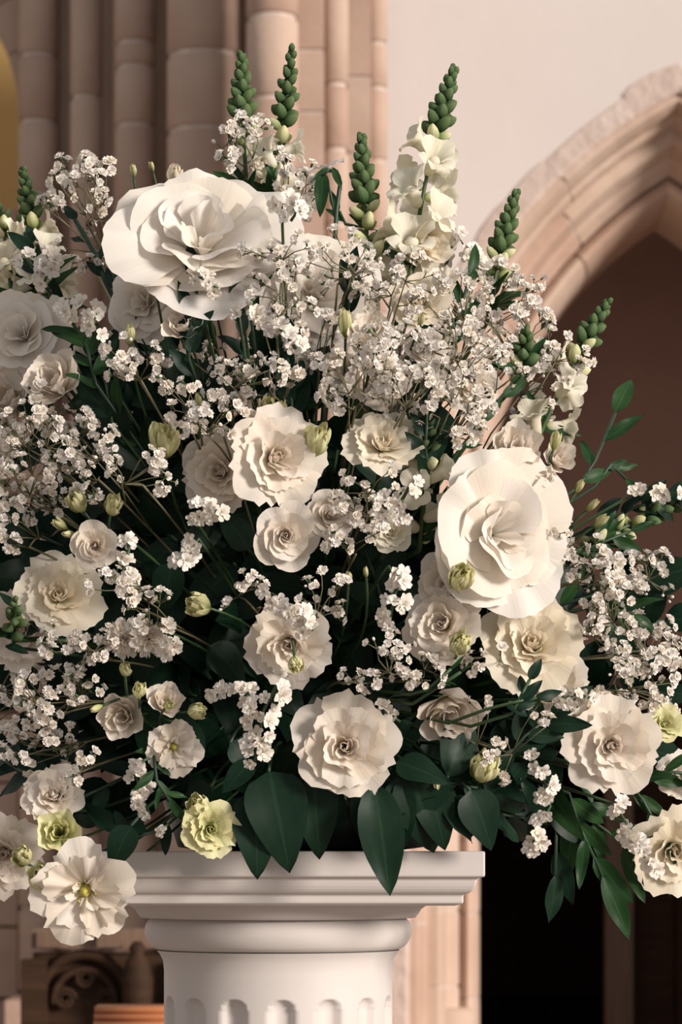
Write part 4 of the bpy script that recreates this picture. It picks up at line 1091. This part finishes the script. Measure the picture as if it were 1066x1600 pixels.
spray([(390, 480), (420, 420), (450, 350)], 9, 48, 'm', 'slanting bright green leafy stem right of the topmost huge bloom', [.24, .22, .19], 12, spread=28, t0=.3)
spray([(150, 600), (135, 540), (110, 500)], 12, 60, 'm', 'green leafy stem with thick foliage below chunky florets on shaded side', [.21, .2, .18], 13, spread=38, t0=.3)
spray([(175, 660), (165, 600), (150, 560)], 10, 80, 'd', 'dark foliage bundle beside the plain half-open flower', [.19, .19, .18], 14, spread=30, t0=.3)
spray([(165, 440), (150, 400), (118, 345)], 5, 45, 'd', 'thick dark stem with few leaves rising into airy baby\'s breath', [.1, .08, .06], 15, spread=22, t0=.4, rad=.003)
spray([(185, 460), (175, 420), (172, 385)], 5, 55, 'd', 'dark upright leaf bundle left of the topmost huge bloom', [.12, .11, .1], 16, spread=14, t0=.4)
spray([(460, 680), (455, 620), (450, 560)], 7, 70, 'd', 'upright dark leaves above the slit-hearted ruffled bloom', [.25, .25, .24], 17, spread=18, t0=.4)
spray([(670, 740), (665, 700), (668, 640)], 8, 45, 'd', 'leafy green tip above the pointed cream snapdragon blossoms', [.26, .27, .28], 18, spread=38, t0=.4)
spray([(220, 340), (245, 315), (280, 290)], 8, 38, 'd', 'dark leaf tuft between cream buds left of topmost huge bloom', .09, 19, spread=40, t0=.4)
spray([(80, 460), (60, 425), (50, 380)], 9, 50, 'd', 'dark leaves under the shaded side snapdragon', [.1, .1, .09], 20, spread=36, t0=.3)
spray([(120, 1250), (60, 1220), (10, 1190)], 8, 70, 'd', 'dark leafy stem behind pale pinkish lisianthus on shaded side', [.2, .15, .1], 21, spread=40, t0=.3)
spray([(240, 1300), (200, 1310), (150, 1290)], 6, 60, 'd', 'dark leafy stems left above the pedestal cap', [.23, .22, .2], 22, spread=35, t0=.3)
spray([(240, 1180), (245, 1220), (265, 1250)], 9, 42, 'm', 'green leafy tuft among the white florets left above the cap', [.24, .25, .25], 23, spread=45, t0=.3)
spray([(10, 1010), (60, 985), (25, 950)], 4, 40, 'd', 'dark stem curving over pinkish cream bloom', .2, 24, spread=25, t0=.5)
spray([(600, 960), (590, 910), (570, 860)], 8, 70, 'd', 'dark leaves in the shadow left of dense floret spike', [.22, .23, .22], 25, spread=35, t0=.3)
spray([(720, 700), (760, 650), (800, 600)], 8, 55, 'm', 'green stems and leaves slanting up to the short snapdragon tip', [.2, .18, .15], 26, spread=22, t0=.3)
spray([(930, 930), (960, 940), (990, 960)], 7, 60, 'm', 'green leaves between the dense baby\'s breath banks', .11, 27, spread=40, t0=.3)
spray([(780, 1200), (820, 1150), (860, 1120)], 10, 70, 'd', 'dark leaves beneath the forked green stem', .2, 28, spread=40, t0=.3)
spray([(590, 360), (540, 350), (530, 330)], 3, 34, 'm', 'small green leaves left of the middle snapdragon', .10, 29, spread=40, t0=.6)
spray([(570, 560), (545, 490), (548, 440)], 5, 55, 'd', 'grey-green upright leaves behind the tulip-shaped bud', .2, 30, spread=14, t0=.5)
spray([(890, 870), (935, 850), (985, 830)], 6, 55, 'm', 'green stem with leaves below the sideways snapdragon', .08, 31, spread=30, t0=.3)
spray([(640, 1250), (720, 1262), (820, 1278)], 14, 85, 'd', 'dark leafy stem lying along the cap edge toward the doorway', [.235, .225, .13], 40, spread=38, t0=.35)
spray([(660, 1215), (740, 1230), (830, 1240)], 12, 80, 'd', 'dark leafy stem under the yellow-green half-open bud', [.235, .22, .13], 41, spread=40, t0=.35)
# forked green stem with one small leaf
p = [(700, 1130), (760, 1108), (800, 1098), (838, 1090)]
spray(p, 3, 40, 'd', 'forked green stem with one small leaf in front of pale lisianthus', [.28, .30, .305, .30], 32, spread=45, t0=.75, mat=STEM)
spray([(735, 1135), (800, 1115), (828, 1062)], 3, 30, 'd', 'thin green side stem crossing below the cream double lisianthus', [.28, .30, .305], 33, spread=45, t0=.8, mat=STEM)
spray([(640, 1085), (668, 1078), (705, 1045)], 2, 24, 'n', 'thin green twig over the hanging bell-shaped lisianthus', [.29, .30, .31], 34, spread=30, t0=.8, mat=STEM)
spray([(645, 1100), (690, 1070), (720, 1050)], 2, 20, 'n', 'second thin twig over the hanging bell-shaped lisianthus, pointing lower', [.29, .30, .31], 35, spread=30, t0=.8, mat=STEM)
# bent wilted dark stem near the top
ft = foot_of(at(520, 380, .12))
t = thing('wilted_stem', 'bent dark wilted flower stem hooked over left of a green snapdragon', 'flower', ft)
mb = MB(); P = [ft, at(518, 470, .15), at(522, 400, .14), at(526, 330, .13), at(532, 285, .13), at(526, 268, .135), at(512, 266, .14), at(502, 275, .14)]
mb.tube([q - ft for q in P], [.0018, .0018, .0022, .0022, .002, .002, .002, .002], 7); child('stem', mb.mesh('stem', STEMD), t, Mx.Translation(ft))
mb = MB(); P = [at(524, 340, .13), at(516, 300, .13), at(508, 275, .13)]
mb.tube([q - ft for q in P], .0013, 6); child('side_stem', mb.mesh('side_stem', STEMD), t, Mx.Translation(ft))
for a, b, v_ in (((512, 262), (488, 280), 0), ((520, 262), (534, 292), 1), ((505, 268), (500, 330), 2)):
    q0, q1 = at(*a, .14), at(*b, .15); leaf(t, q0, q1 - q0, (0, -1, .4), (q1 - q0).length, 'm', v_)
Mb = frame(at(508, 262, .12), V((-.3, -.2, 1)), (1, 0, 0), plen(30))
for q in range(5): child('petal', petal(('wilt', q), BIGW, seed=q, Ln=1.0, th0=70, th1=100, half=38, jag=.02, ruf=.1, spiral=.1, tip=.25), t, Mb @ Mx.Rotation(R(72*q), 4, 'Z'))
